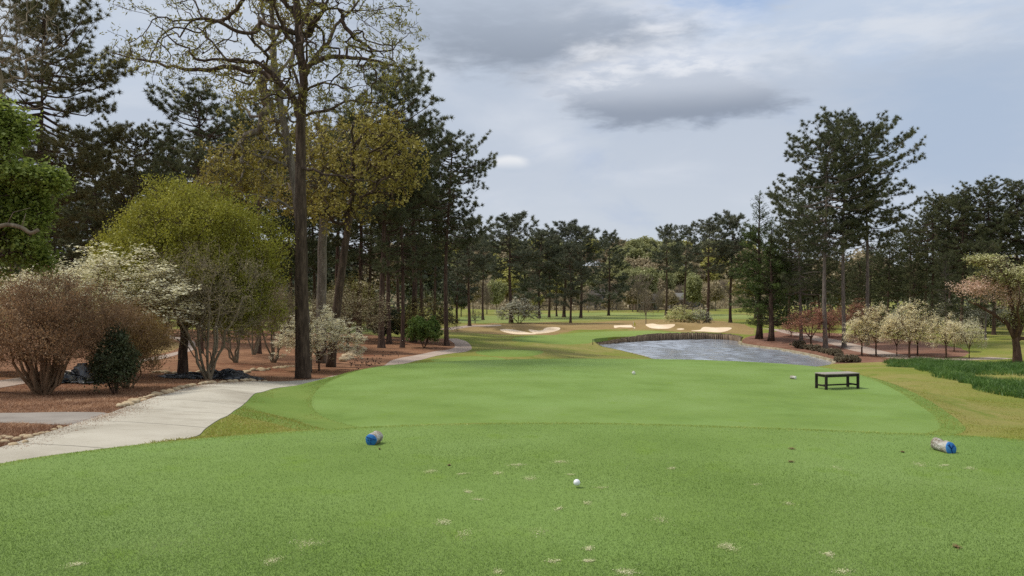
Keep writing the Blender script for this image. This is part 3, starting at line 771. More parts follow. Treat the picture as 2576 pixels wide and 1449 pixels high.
def shell_pts(rng, n, c, r, p=0.45, zmin=None):
    """points in an ellipsoid, biased outward"""
    d = rand_dirs(rng, n); az = np.arctan2(d[:, 1], d[:, 0]); a = rng.uniform(0, 6.28, 3)
    lump = 1 + .11 * np.sin(3 * az + a[0] + 2 * d[:, 2]) + .09 * np.sin(5 * d[:, 2] + 2 * az + a[1]) + .06 * np.sin(7 * az + a[2] + 6 * d[:, 2])
    d = d * ((rng.random(n) ** p) * lump)[:, None]
    q = np.asarray(c) + d * np.asarray(r)
    if zmin is not None: q = q[q[:, 2] > zmin]
    return q

def pine_mesh(seed, hgt=24.0, cb=0.5, W=4.2, whorls=26, per=4, blades=46, mat='needles', bmat='bark_pine', r0=0.27, top=0.55, lean=0.4, drop=0.2, nl=0.40, nw=0.021, low=0.2, stubs=4, dens=1.0):
    rng = np.random.default_rng(seed)
    tr = MB(); cr = MB()
    ph = rng.uniform(0, 6.28)
    def axis(z):
        f = z / hgt
        return np.array([lean * f * f * math.cos(ph) + 0.10 * math.sin(f * 7 + ph), lean * f * f * math.sin(ph) + 0.10 * math.cos(f * 6 + ph), z])
    def rad(z): return r0 * (1 - 0.88 * (z / hgt) ** 1.15) * (1 + 0.55 * math.exp(-z / 0.45))
    zs = np.concatenate([np.array([-0.3, 0, .25, .6, 1.2]), np.linspace(2.2, hgt, 16)])
    tr.tube([axis(z) for z in zs], [rad(max(z, 0)) for z in zs], 10)
    cp = []; cd = []; tw = []; td = []
    for _ in range(stubs):
        z = rng.uniform(0.55 * cb, cb) * hgt; a = rng.uniform(0, 6.28); L_ = rng.uniform(.5, 2.2)
        p = axis(z); d = np.array([math.cos(a), math.sin(a), rng.uniform(-.3, .15)])
        tr.tube([p, p + d * L_ * .5, p + d * L_ + (0, 0, rng.uniform(-.3, .2))], [0.04, .03, .012], 4)
    nb = whorls * per
    ks = rng.uniform(0, 6.28, 8)
    for w in range(nb):
        for _one in (0,):
            t = (w + rng.random()) / nb
            z = (cb + (1 - cb) * t * 0.97) * hgt
            a = w * 2.4 + rng.uniform(-.6, .6)
            bough = math.sin(2 * a + z * .55 + ks[0]) + math.sin(a - z * .9 + ks[1]) + .8 * math.sin(3 * a + z * 1.5 + ks[2])
            if bough < -1.0 + drop * 2.2 and rng.random() < .82: continue
            prof = max(min(1.0, .38 + 1.5 * t) * (1 - t ** 5) ** .5 * (1 - .12 * t) + .07, low * (1 - t) ** .5)
            L_ = W * prof * (rng.uniform(0.72, 1.05) + .10 * bough)
            L_ = max(L_, .8)
            el = -0.10 + 0.80 * t ** 3 + rng.uniform(-.2, .2)
            d = np.array([math.cos(a) * math.cos(el), math.sin(a) * math.cos(el), math.sin(el)])
            p0 = axis(z)
            up = 0.10 + 0.16 * rng.random()
            s = np.linspace(0, 1, 6)[:, None]
            Q = p0 + d * L_ * s + np.array([0, 0, 1]) * (up * L_ * s ** 2.2 - 0.10 * L_ * np.sin(s * 3.14)) + rng.normal(size=(6, 3)) * 0.03 * L_ * s
            tr.tube(Q, np.linspace(max(0.022, 0.016 * L_ + 0.012), 0.009, 6), 5)
            ns = max(3, int(L_ * 1.75 * dens + .5)); side = np.array([-math.sin(a), math.cos(a), 0])
            for j in range(ns):
                f = 1 - .72 * ((j + rng.random()) / ns) ** 1.25
                x = f * 5; i = min(int(x), 4); q = Q[i] + (Q[i + 1] - Q[i]) * (x - i)
                sl = (0.14 + 0.20 * rng.random()) * L_ * (1.2 - 0.7 * f) + 0.30
                sd = unit(d * rng.uniform(.3, .9) + side * rng.choice([-1, 1]) * rng.uniform(.4, 1) + np.array([0, 0, rng.uniform(.0, .7)]))
                tw.append(q); td.append(sd * sl)
                cp.append(q + sd * sl); cd.append(sd * .5 + np.array([0, 0, .8]))
                if sl > .75: cp.append(q + sd * sl * .5 + np.array([0, 0, .05])); cd.append(sd * .3 + np.array([0, 0, .9]))
            cp.append(Q[-1]); cd.append(d + np.array([0, 0, .6]))
    for w in range(16):
        z = (1 - .10 * rng.random()) * hgt; a = w * 2.4 + rng.uniform(-.4, .4); L_ = W * rng.uniform(.16, .42); el = rng.uniform(.1, .8)
        p0 = axis(z - .2); d = np.array([math.cos(a) * math.cos(el), math.sin(a) * math.cos(el), math.sin(el)]); e = p0 + d * L_
        tr.tube([p0, p0 + d * L_ * .5 - np.array([0, 0, .04]), e], [.03, .02, .009], 4)
        for _k in range(3): cp.append(p0 + d * L_ * rng.uniform(.5, 1) + rng.normal(size=3) * .16); cd.append(np.array([0, 0, .8]) + d * .4)
    tr.shoots(np.array(tw), np.array(td), 0.010)
    cp = np.array(cp); cd = unit(np.array(cd))
    n = len(cp)
    P = np.repeat(cp, blades, 0); D0 = np.repeat(cd, blades, 0)
    D = unit(D0 * 0.5 + rand_dirs(rng, n * blades))
    D = D * (nl * rng.uniform(.6, 1.15, (n * blades, 1)))
    Wd = unit(np.cross(D, rand_dirs(rng, n * blades))) * nw
    cr.blades(P + rng.normal(size=P.shape) * nl * .12, D, Wd)
    return tr.mesh('pine_trunk', M[bmat]), cr.mesh('pine_crown', M[mat])

def broadleaf(seed, trunk, targets, bf, r0, rt, bmat, leaf=None, jit=0.08, twig=None, expo=0.5, rfix=None, flare=1.35, sides=(10, 6, 4), leafmax=3):
    """trunk: list of polylines (first point of later ones snaps to the nearest earlier point)"""
    rng = np.random.default_rng(seed)
    bp = []; par = []; rf = {}
    for ti, pl in enumerate(trunk):
        pl = np.asarray(pl, float)
        radii = None
        if pl.shape[1] == 4: radii = pl[:, 3]; pl = pl[:, :3]
        if ti == 0 or not bp: prev = -1
        else:
            dd = np.linalg.norm(np.array(bp) - pl[0], axis=1); prev = int(np.argmin(dd))
            if dd[prev] < 1e-6 or dd[prev] < 0.6: pl = pl[1:]; radii = None if radii is None else radii[1:]
            elif trunk_free: prev = -1
        for i, p in enumerate(pl):
            bp.append(p); par.append(prev); prev = len(bp) - 1
            if radii is not None: rf[prev] = radii[i]
    P, par = grow_tree(np.array(bp), np.array(par), targets, bf)
    tr = MB(); cr = MB()
    w, rad = wood(tr, P, par, r0, rt, rng, expo, jit, sides, rf or None, flare=flare)
    thin = np.where((w <= leafmax) & (par >= 0))[0]
    thin = thin[thin >= len(bp)] if len(thin) else thin
    out = unit(P[thin] - P[par[thin]])
    cen = P[thin].mean(0)
    tips = P[thin]
    if twig:
        k = twig['n']; q = np.repeat(tips, k, 0) + (np.repeat(P[par[thin]], k, 0) - np.repeat(tips, k, 0)) * rng.random((len(tips) * k, 1)) * 0.9
        d = unit(np.repeat(out, k, 0) * twig.get('fwd', .8) + rand_dirs(rng, len(q)) + np.array([0, 0, twig.get('up', .2)])) * twig['len'] * rng.uniform(.5, 1.2, (len(q), 1))
        tr.shoots(q, d, twig['r'], 0, rng.normal(size=d.shape) * 0.08 * twig['len'])
        ends = q + d; tips2 = np.concatenate([ends, q + d * 0.6]); out2 = np.concatenate([unit(d), unit(d)])
    else:
        tips2 = tips; out2 = out
    if leaf:
        k = leaf['n']; q = np.repeat(tips2, k, 0) + rng.normal(size=(len(tips2) * k, 3)) * np.array([1, 1, leaf.get('zs', 1.0)]) * leaf['spread']
        leaf_batch(cr, q, rng, leaf['size'], leaf.get('asp', .55), leaf.get('up', 0), leaf.get('droop', 0), leaf.get('flat', 0), 0, .35, np.repeat(out2, k, 0) * leaf.get('out', 0.5))
        cm = cr.mesh('crown', M[leaf['mat']])
    else: cm = None
    return tr.mesh('trunk', M[bmat]), cm
trunk_free = True

def tree_obj(name, meshes, u, y, label, cat='tree', group=None, top=None, hgt=None, sx=None, rz=0.0, dz=-0.05, crown='crown', trunk='trunk', lab_crown=None):
    """stand a tree at depth y under photo column u; its height follows from the row its top reaches"""
    x = (u - CU) / F * y; z = h(x, y) + dz
    s = 1.0
    if top is not None: s = (CZ + (CV - top) / F * y - z) / hgt
    o = empty(name, (x, y, z), rz, ((sx or 1.0) * s, (sx or 1.0) * s, s))
    tag(o, label, cat, group)
    if meshes[0] is not None: obj(trunk, meshes[0], o)
    if meshes[1] is not None: obj(crown, meshes[1], o)
    return o
# ------------------------------------------------------------------ pines
PN = {}
PN['a'] = (pine_mesh(11, 24, 0.52, 4.3, 26, 4, 54), 24)
PN['b'] = (pine_mesh(12, 24, 0.46, 4.8, 28, 4, 54, lean=0.9), 24)
PN['c'] = (pine_mesh(13, 24, 0.60, 3.8, 22, 4, 54, lean=-0.7, drop=0.24), 24)
PN['d'] = (pine_mesh(14, 24, 0.33, 4.8, 36, 4, 54, low=0.85), 24)
PN['big'] = (pine_mesh(15, 26, 0.34, 6.4, 34, 4, 54, 'needles_olive', lean=0.5, drop=0.12, dens=1.35), 26)
PN['open'] = (pine_mesh(16, 26, 0.48, 4.9, 24, 4, 54, bmat='bark_pine_grey', drop=0.16, dens=1.25, lean=0.7), 26)
PN['open2'] = (pine_mesh(17, 26, 0.45, 6.0, 26, 4, 54, bmat='bark_pine_grey', drop=0.16, dens=1.25, lean=-0.6), 26)
PN['full'] = (pine_mesh(18, 24, 0.30, 5.0, 34, 4, 54, bmat='bark_pine_grey', low=1.0), 24)
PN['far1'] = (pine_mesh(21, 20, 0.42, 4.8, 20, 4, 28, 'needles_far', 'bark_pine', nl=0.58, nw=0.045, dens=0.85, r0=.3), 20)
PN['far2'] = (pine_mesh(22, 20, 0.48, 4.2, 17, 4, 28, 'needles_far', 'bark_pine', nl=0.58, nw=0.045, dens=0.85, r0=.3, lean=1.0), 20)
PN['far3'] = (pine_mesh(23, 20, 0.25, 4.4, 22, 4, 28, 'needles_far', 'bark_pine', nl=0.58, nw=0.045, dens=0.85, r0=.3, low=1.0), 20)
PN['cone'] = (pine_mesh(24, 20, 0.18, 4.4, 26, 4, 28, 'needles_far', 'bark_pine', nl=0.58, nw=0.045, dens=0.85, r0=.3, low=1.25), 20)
_used = set(); _rz = random.Random(4)
def pine(k, u, y, top, label, group=None, sx=1.0, rz=None):
    (tr, cr), hh = PN[k]
    return tree_obj('pine_tree', (tr, cr), u, y, label, 'tree', group, top, hh, sx, _rz.uniform(0, 6.28) if rz is None else rz)
GL = 'tall pines behind the garden on the left'
pine('big', 98, 59, 32, 'tallest dark pine on the far left, its crown rising behind the bright green maple', GL, 1.0)
pine('b', 505, 62, 228, 'broad dark pine whose crown stands left of the big oak trunk', GL, 1.15)
pine('big', 330, 70, 330, 'lower dark pine between the tallest left pine and the oak', GL, 0.9)
pine('d', 236, 74, 390, 'full dark pine behind the yellow green tree on its left side', GL, 1.05)
pine('d', 420, 80, 370, 'shaded pine filling the gap behind the yellow green tree', GL, 1.1)
pine('a', 610, 76, 300, 'pine behind the ochre leaves just left of the oak trunk', GL, 1.1)
pine('d', 180, 82, 440, 'dark pine deep behind the bright green maple', GL, 1.1)
pine('d', 30, 84, 300, 'dark pine at the left edge behind the maple', GL, 1.1)
for u, y, tp, k in ((140, 96, 470, 'd'), (290, 98, 440, 'a'), (350, 104, 450, 'd'), (480, 100, 420, 'd'), (560, 96, 430, 'c'), (640, 90, 380, 'd'), (690, 104, 420, 'a'), (-20, 100, 420, 'd'), (80, 108, 460, 'd'), (730, 98, 400, 'd'), (790, 110, 420, 'd'), (230, 112, 480, 'd'), (530, 114, 470, 'd')):
    pine(k, u, y, tp, 'dark pine deep in the shaded wood behind the left garden', 'shaded pines deep in the left wood', 1.1)
GM = 'tall pines beside the bend of the cart path'
pine('b', 962, 64, 188, 'tallest of the pines right of the big oak, dense crown cut by ochre leaves', GM, 1.05)
pine('a', 978, 69, 330, 'straight pine left of the paired trunks beside the evergreen shrub', GM, 1.0)
pine('d', 1012, 65, 330, 'thick trunked pine standing beside the leafy green shrub', GM, 0.85)
pine('c', 1040, 74, 300, 'slender pine behind the green shrub', GM, 1.2)
pine('b', 1122, 70.5, 338, 'pine at the bend of the pinkish path with a long bough reaching toward the pond', GM, 1.0, 5.6)
pine('d', 905, 78, 300, 'dark pine behind the white dogwood and leaning trunk', GM, 1.1)
pine('a', 850, 84, 330, 'dark pine behind the ochre oak crown', GM, 1.2)
pine('d', 1060, 88, 420, 'dark pine behind the pair of tall trunks', GM, 1.1)
for u, y, tp, k in ((1095, 96, 470, 'a'), (930, 100, 420, 'd'), (1180, 112, 560, 'far1'), (1150, 130, 600, 'far3'), (1000, 104, 430, 'a'), (1215, 160, 600, 'far2')):
    pine(k, u, y, tp, 'background pine seen between the tall trunks near the path bend', 'background pines near the path bend', 1.0)
GC = 'pines around the far fairway'
pine('far1', 1284, 141, 550, 'lone pine with a rounded crown standing left of the white shrubs on the far fairway', GC, 1.25)
for k, u, y, tp, sx, lab in (('far3', 1356, 172, 585, 1.1, 'dark pine just right of the lone rounded pine'), ('far1', 1382, 178, 590, 1.0, 'pine in the middle of the dark clump beyond the bunkers'),
    ('far2', 1420, 180, 566, 1.2, 'pine with a spreading flat top beyond the leftmost bunker'), ('far1', 1462, 176, 578, 1.15, 'round topped pine at the right of the dark clump'),
    ('far3', 1436, 143, 618, 1.0, 'smaller twisted pine growing on the fairway before the dark clump'), ('cone', 1532, 196, 590, 1.05, 'conical dark evergreen before the hazy wood'),
    ('far2', 1676, 196, 577, 1.0, 'layered pine left of the bare open space in the far wood'), ('far2', 1722, 206, 575, 0.9, 'slim pine right of the layered pine'),
    ('far2', 1780, 148, 562, 1.2, 'airy open pine leaning beside the pale shrubs'), ('far1', 1838, 150, 549, 1.0, 'dense topped pine next to the dark cypress'),
    ('far1', 1400, 190, 640, 1.0, 'low pine inside the dark clump'), ('far3', 1320, 186, 610, 0.9, 'pine hidden behind the lone rounded pine')):
    pine(k, u, y, tp, lab, GC, sx)
GR = 'tall pines beyond the pond on the right'
pine('open2', 2076, 82, 352, 'tall pine with the leftmost crown of the three beyond the pond', GR, 1.1, 2.2)
pine('open', 2122, 83, 301, 'tallest pine of the three beyond the pond', GR, 0.85, 1.0)
pine('open2', 2183, 84, 318, 'tall pine with the rightmost leaning crown beyond the pond', GR, 0.95, 0.2)
pine('full', 2014, 92, 455, 'fuller pine tucked between the cypress and the tall pines', GR, 0.95)
GB = 'dark pines closing the view on the right'
for k, u, y, tp, sx in (('d', 1985, 120, 560, 1.0), ('d', 2060, 118, 590, 1.0), ('d', 2235, 116, 598, 1.0), ('a', 2290, 122, 580, 1.1), ('b', 2345, 104, 505, 1.0), ('a', 2390, 112, 498, 1.0), ('d', 2420, 100, 490, 1.0), ('b', 2500, 98, 462, 1.05), ('d', 2560, 96, 466, 1.0), ('d', 2470, 112, 500, 1.1),
                       ('d', 2620, 96, 470, 1.0), ('d', 2330, 130, 560, 1.2), ('d', 2190, 134, 620, 1.1), ('d', 2120, 130, 640, 1.1), ('d', 2260, 140, 640, 1.2), ('d', 2420, 130, 560, 1.2), ('d', 2540, 126, 540, 1.2), ('full', 2380, 94, 640, 0.9), ('d', 1940, 140, 620, 1.1), ('d', 2160, 108, 660, 0.9), ('d', 2300, 104, 660, 0.9), ('full', 2480, 88, 610, 0.9)):
    pine(k, u, y, tp, 'dark pine in the dense stand closing the right side behind the dogwoods', GB, sx)

# ------------------------------------------------------------------ the big oak, its limbs drawn after the photo
def limb(y, pts, dy=0.0, u0=762, v0=950, z0=-2.25):
    """photo outline of a limb -> points relative to the trunk foot; dy leans it away from or toward the viewer"""
    xb = (u0 - CU) / F * y; n = len(pts); out = []
    for i, p in enumerate(pts):
        yy = y + dy * (i / max(1, n - 1)) ** 1.2
        q = ((p[0] - CU) / F * yy - xb, yy - y, CZ + (CV - p[1]) / F * yy - z0)
        out.append(q + ((p[2],) if len(p) > 2 else ()))
    return out
def build_oak():
    y = 32.3; rng = np.random.default_rng(77)
    xb = (762 - CU) / F * y; zb = h(xb, y) - 0.05
    K = lambda pts, dy=0.0: limb(y, pts, dy, 762, 950, zb)
    T = [K([(762, 953, .36), (762, 930, .32), (761, 860, .295), (759, 760, .275), (757, 600, .25), (756, 430, .22), (757, 300, .20), (762, 235, .185), (763, 193, .17), (755, 130, .165), (750, 60, .15), (744, -10, .13), (738, -110, .10), (742, -220, .06)]),
         K([(758, 285, .14), (735, 245, .13), (700, 205, .12), (668, 183, .11), (600, 171, .10), (545, 172, .09), (480, 177, .08), (437, 167, .065), (370, 153, .05), (315, 141, .035), (262, 124, .015)], 1.5),
         K([(700, 205, .08), (655, 160, .075), (620, 155, .07), (560, 150, .06), (493, 150, .05), (478, 122, .04), (437, 104, .03), (400, 66, .02), (372, 50, .012)], -1.5),
         K([(600, 171, .05), (560, 140, .045), (533, 104, .04), (500, 70, .03), (470, 30, .02), (420, 5, .012)], 2.0),
         K([(762, 193, .13), (774, 170, .12), (811, 148, .10), (871, 143, .08), (926, 148, .06), (974, 161, .04), (1030, 172, .014)], -1.0),
         K([(871, 143, .05), (879, 115, .045), (926, 130, .04), (975, 128, .03), (1010, 100, .02), (1032, 80, .01)], 1.0),
         K([(774, 170, .10), (797, 137, .09), (826, 107, .08), (841, 74, .07), (863, 44, .055), (900, 5, .04), (940, -40, .02)], 2.0),
         K([(756, 85, .08), (789, 56, .075), (815, 26, .065), (826, -10, .05), (850, -70, .03)], -1.5),
         K([(815, 26, .05), (850, 22, .045), (885, 26, .035), (950, 25, .02), (1010, 18, .01)], -1.5),
         K([(752, 108, .08), (715, 81, .07), (700, 45, .06), (690, 0, .045), (660, -60, .03)], -2.0),
         K([(745, 40, .06), (700, -5, .05), (640, -40, .035), (560, -60, .02)], 1.5),
         K([(758, 240, .06), (771, 228, .055), (815, 207, .045), (863, 222, .03), (920, 215, .014)], -2.5),
         K([(757, 300, .07), (767, 292, .065), (834, 274, .055), (885, 252, .045), (940, 258, .03), (1000, 262, .014)], 2.5),
         K([(757, 250, .05), (725, 246, .045), (689, 237, .04), (652, 250, .03), (611, 264, .015)], -2.5),
         K([(756, 428, .07), (775, 428, .06), (830, 440, .045), (890, 452, .03), (950, 462, .014)], -2.0),
         K([(757, 280, .08), (765, 220, .07), (772, 150, .05), (770, 60, .03)], -3.5), K([(757, 270, .08), (748, 200, .07), (735, 120, .05), (725, 30, .03)], 3.5)]
    pool = []
    for L_ in T[1:]:
        a = np.array(L_)[:, :3]; q = catmull(a, 4); n0 = len(q) // 4
        pool.append(q[n0:])
    pool = np.concatenate(pool)
    n = 800
    tg = pool[rng.integers(0, len(pool), n)] + rng.normal(size=(n, 3)) * (0.75, 1.1, 0.62) + (0, 0, 0.18)
    up = np.array(K([(740, -60)])[0]); tg2 = up + rng.normal(size=(90, 3)) * (2.2, 2.0, 1.5)
    tg = np.concatenate([tg, tg2])
    vv = CV - (tg[:, 2] + zb - CZ) / (tg[:, 1] + y) * F
    uu = CU + (tg[:, 0] + xb) / (tg[:, 1] + y) * F
    tg = tg[(vv < 290) & (tg[:, 2] < 20) & (uu > 236) & (uu < 1052)]
    tr, cr = broadleaf(78, T, tg, 0.2, 0.30, 0.009, 'bark_oak', dict(n=3, spread=0.06, size=0.16, asp=0.3, droop=0.55, out=0.3, mat='oak_tassels'), 0.05, dict(n=3, len=0.42, r=0.0055, up=0.05), expo=.62, flare=1.0, leafmax=2)
    o = empty('oak_tree', (xb, y, zb)); tag(o, 'big oak with a tall bare trunk and spreading limbs beside the cart path', 'tree')
    obj('trunk', tr, o); obj('crown', cr, o)
build_oak()

def ochre_oak(seed, u0, y, T, cens, n, label, bmat, lf, leafn=9, top=None):
    rng = np.random.default_rng(seed)
    xb = (u0 - CU) / F * y; zb = h(xb, y) - 0.1
    v0 = CV - (zb - CZ) / y * F
    TT = [limb(y, [(u0, v0, T[0][0][2] * 1.15)] + T[0], 0, u0, v0, zb)] + [limb(y, t, dy, u0, v0, zb) for t, dy in T[1]]
    tg = []
    for (u, v, ru, rv, k) in cens:
        c = ((u - CU) / F * y - xb, 0, CZ + (CV - v) / F * y - zb)
        tg.append(shell_pts(rng, int(n * k), c, (ru / F * y, (ru + rv) / 2 / F * y, rv / F * y), 0.4))
    tg = np.concatenate(tg)
    m = broadleaf(seed + 1, TT, tg, 0.2, 0.25, 0.011, bmat, dict(n=leafn, spread=0.10, size=lf[0], asp=.6, droop=.15, out=.3, mat=lf[1]), 0.1, dict(n=2, len=0.45, r=0.008, up=0.1), flare=1.0, leafmax=3)
    o = empty('oak_tree', (xb, y, zb)); tag(o, label, 'tree'); obj('trunk', m[0], o); obj('crown', m[1], o)
ochre_oak(201, 772, 37, ([(768, 800, .22), (757, 640, .21), (748, 520, .20), (735, 420, .185), (714, 310, .17), (695, 200, .15), (687, 100, .12), (684, 0, .11), (682, -80, .06)],
    [([(735, 420, .08), (680, 400, .07), (620, 380, .05), (560, 370, .02)], -1.5), ([(714, 310, .08), (660, 290, .07), (600, 262, .05), (560, 230, .02)], 2), ([(695, 200, .08), (720, 170, .07), (760, 120, .05), (800, 60, .02)], 2), ([(690, 150, .08), (640, 110, .06), (600, 60, .03)], -1), ([(686, 80, .07), (650, 30, .05), (620, -20, .02)], 1), ([(748, 520, .07), (700, 505, .06), (640, 490, .03), (580, 480, .015)], -2)]),
    [(690, 20, 120, 120, .22), (650, 215, 120, 70, .12), (620, 420, 115, 85, .34), (560, 470, 75, 70, .18), (690, 330, 100, 60, .14)], 520, 'grey trunked oak leaning left just behind the big oak', 'bark_grey', (0.13, 'oak_ochre'), 6)
ochre_oak(211, 808, 43, ([(810, 700, .26), (812, 600, .24), (815, 500, .2), (812, 420, .16), (806, 340, .12), (800, 280, .06)],
    [([(812, 470, .09), (770, 430, .07), (720, 390, .05), (660, 370, .02)], -2), ([(815, 500, .09), (860, 450, .07), (900, 400, .05), (940, 370, .02)], 2), ([(812, 420, .08), (850, 360, .06), (890, 320, .03)], -2)]),
    [(790, 420, 140, 130, .55), (850, 370, 120, 80, .25), (740, 500, 110, 60, .25)], 380, 'oak with ochre young leaves and a straight grey trunk right of the big oak', 'bark_grey', (0.15, 'oak_ochre'), 5)
ochre_oak(221, 832, 40.5, ([(838, 860, .24), (850, 760, .22), (862, 660, .2), (878, 560, .17), (886, 480, .14), (888, 400, .09), (886, 330, .05)],
    [([(880, 540, .09), (930, 480, .07), (980, 440, .05), (1040, 410, .02)], 2), ([(886, 480, .08), (850, 440, .06), (820, 420, .03)], -2), ([(888, 420, .07), (940, 380, .05), (990, 340, .02)], -1.5)]),
    [(930, 420, 140, 120, .6), (1000, 410, 75, 85, .2), (960, 310, 80, 50, .12), (850, 520, 90, 60, .25)], 380, 'ochre leaved oak with a trunk leaning right above the white dogwood', 'bark_oak', (0.15, 'oak_ochre'), 5)

# ------------------------------------------------------------------ yellow green dome tree
def dome_tree():
    rng = np.random.default_rng(31)
    y = 31.0; H_ = (945 - 457) / F * y
    tr = [[(0, 0, -.1, .19), (0, 0, 1, .17), (.05, 0, 1.9, .15)], [(.05, 0, 1.9, .1), (-.5, .2, 2.8, .08), (-1.2, .4, 3.8, .05)], [(.05, 0, 1.9, .12), (.3, -.2, 3, .09), (.6, .1, 4.4, .06)], [(.05, 0, 1.9, .09), (1.0, .3, 2.7, .07), (2.0, .3, 3.3, .04)], [(.05, 0, 1.9, .09), (0, .8, 3, .07), (.2, 1.6, 4.2, .04)], [(.05, 0, 1.9, .08), (0, -.8, 2.8, .06), (.2, -1.6, 3.6, .04)]]
    tg = shell_pts(rng, 1500, (0.25, 0, 4.6), (3.35, 2.7, 2.85), 0.35, 2.3)
    tg = np.concatenate([tg, shell_pts(rng, 260, (2.0, 0, 3.2), (1.9, 1.8, 1.5), .4), shell_pts(rng, 160, (-2.0, 0, 3.6), (1.5, 1.6, 1.2), .4)])
    m = broadleaf(32, tr, tg, 0.3, 0.19, 0.008, 'bark_pine', dict(n=11, spread=0.13, size=0.085, asp=.5, up=.1, out=.9, mat='leaf_yellowgreen'), 0.1, dict(n=4, len=0.55, r=0.005, up=0.35, fwd=1.2), leafmax=3)
    tree_obj('elm_tree', m, 460, y, 'rounded yellow green tree with fine foliage behind the grey stems')
dome_tree()

def maple():
    rng = np.random.default_rng(41); y = 20.0; px = y / F
    tr = [[(0, 0, -.1, .2), (.05, 0, 1.5, .17), (.1, 0, 3, .14), (.2, 0, 5, .1), (.3, 0, 7, .04)], [(.1, 0, 3, .06), (.6, -.2, 3.4, .05), (1.3, -.3, 3.6, .03)], [(.2, 0, 4.4, .06), (.9, -.1, 5, .04), (1.5, 0, 5.2, .02)]]
    xb = (-62 - CU) / F * y; zb = h(xb, y)
    def c(u, v, dd=0.0): return ((u - CU) / F * y - xb, dd, CZ + (CV - v) / F * y - zb)
    tg = np.concatenate([shell_pts(rng, nn, c(u, v, dd), (ru, ru * .9, rv), .45) for u, v, dd, ru, rv, nn in ((-30, 280, 0, .6, .4, 90), (10, 315, .2, .55, .35, 90), (-20, 370, -.2, .6, .4, 90), (-60, 330, .5, .7, .7, 100), (20, 440, 0, .75, .24, 120), (100, 448, -.2, .62, .2, 100), (140, 455, 0, .25, .12, 24), (0, 480, .3, .7, .3, 90), (60, 500, .2, .5, .2, 60), (10, 545, 0, .65, .3, 100), (75, 530, .1, .42, .2, 60), (95, 560, -.1, .2, .15, 24), (-10, 600, .2, .7, .3, 90), (60, 625, 0, .5, .25, 80), (95, 650, .1, .28, .14, 30), (-60, 520, .5, 1.0, 1.2, 120), (-70, 660, .2, .8, .5, 60))])
    m = broadleaf(42, tr, tg, 0.25, 0.2, 0.008, 'bark_oak', dict(n=9, spread=0.11, size=0.09, asp=.8, droop=.2, out=.4, mat='leaf_bright', flat=.4), 0.1, dict(n=2, len=0.25, r=0.004, up=0.1), leafmax=3)
    o = tree_obj('maple_tree', m, -62, y, 'bright green young leaved tree at the left edge with a broken grey limb')
    st = MB(); a = [c(40, 578), c(75, 568), c(110, 575), c(132, 588), c(150, 580)]
    a = [(p[0], -.9, p[2]) for p in a]
    st.tube(catmull(a, 3), np.linspace(.055, .045, 13), 7); b = [a[2], (a[2][0] + .1, -.9, a[2][2] + .35)]; st.tube(b, [.015, .008], 4); st.tube([a[1], (a[1][0] + .15, -.9, a[1][2] + .3), (a[1][0] + .5, -.8, a[1][2] + .42)], [.02, .012, .006], 4)
    obj('broken_limb', st.mesh('broken_limb', M['twig_grey']), o)
    # bare twigs at the top left corner
    tr = [[(0, 0, -.1, .12), (.1, 0, 3, .1), (.2, 0, 6, .07), (.3, 0, 8.5, .04)], [(.15, 0, 5, .05), (.7, 0, 6.8, .03), (1.2, 0, 8.8, .012)]]
    y = 26.0; xb = (-95 - CU) / F * y; zb = h(xb, y)
    tg = shell_pts(rng, 420, c(-20, 60)[:1] + (0, CZ + (CV - 90) / F * y - zb), (2.3, 1.8, 2.6), .5)
    m = broadleaf(43, tr, tg, 0.35, 0.12, 0.006, 'twig_grey', None, 0.12, dict(n=4, len=0.4, r=0.0045, up=0.4, fwd=1.3), leafmax=3)
    tree_obj('bare_tree', (m[0], None), -95, y, 'leafless grey twigs reaching in at the top left corner')
maple()
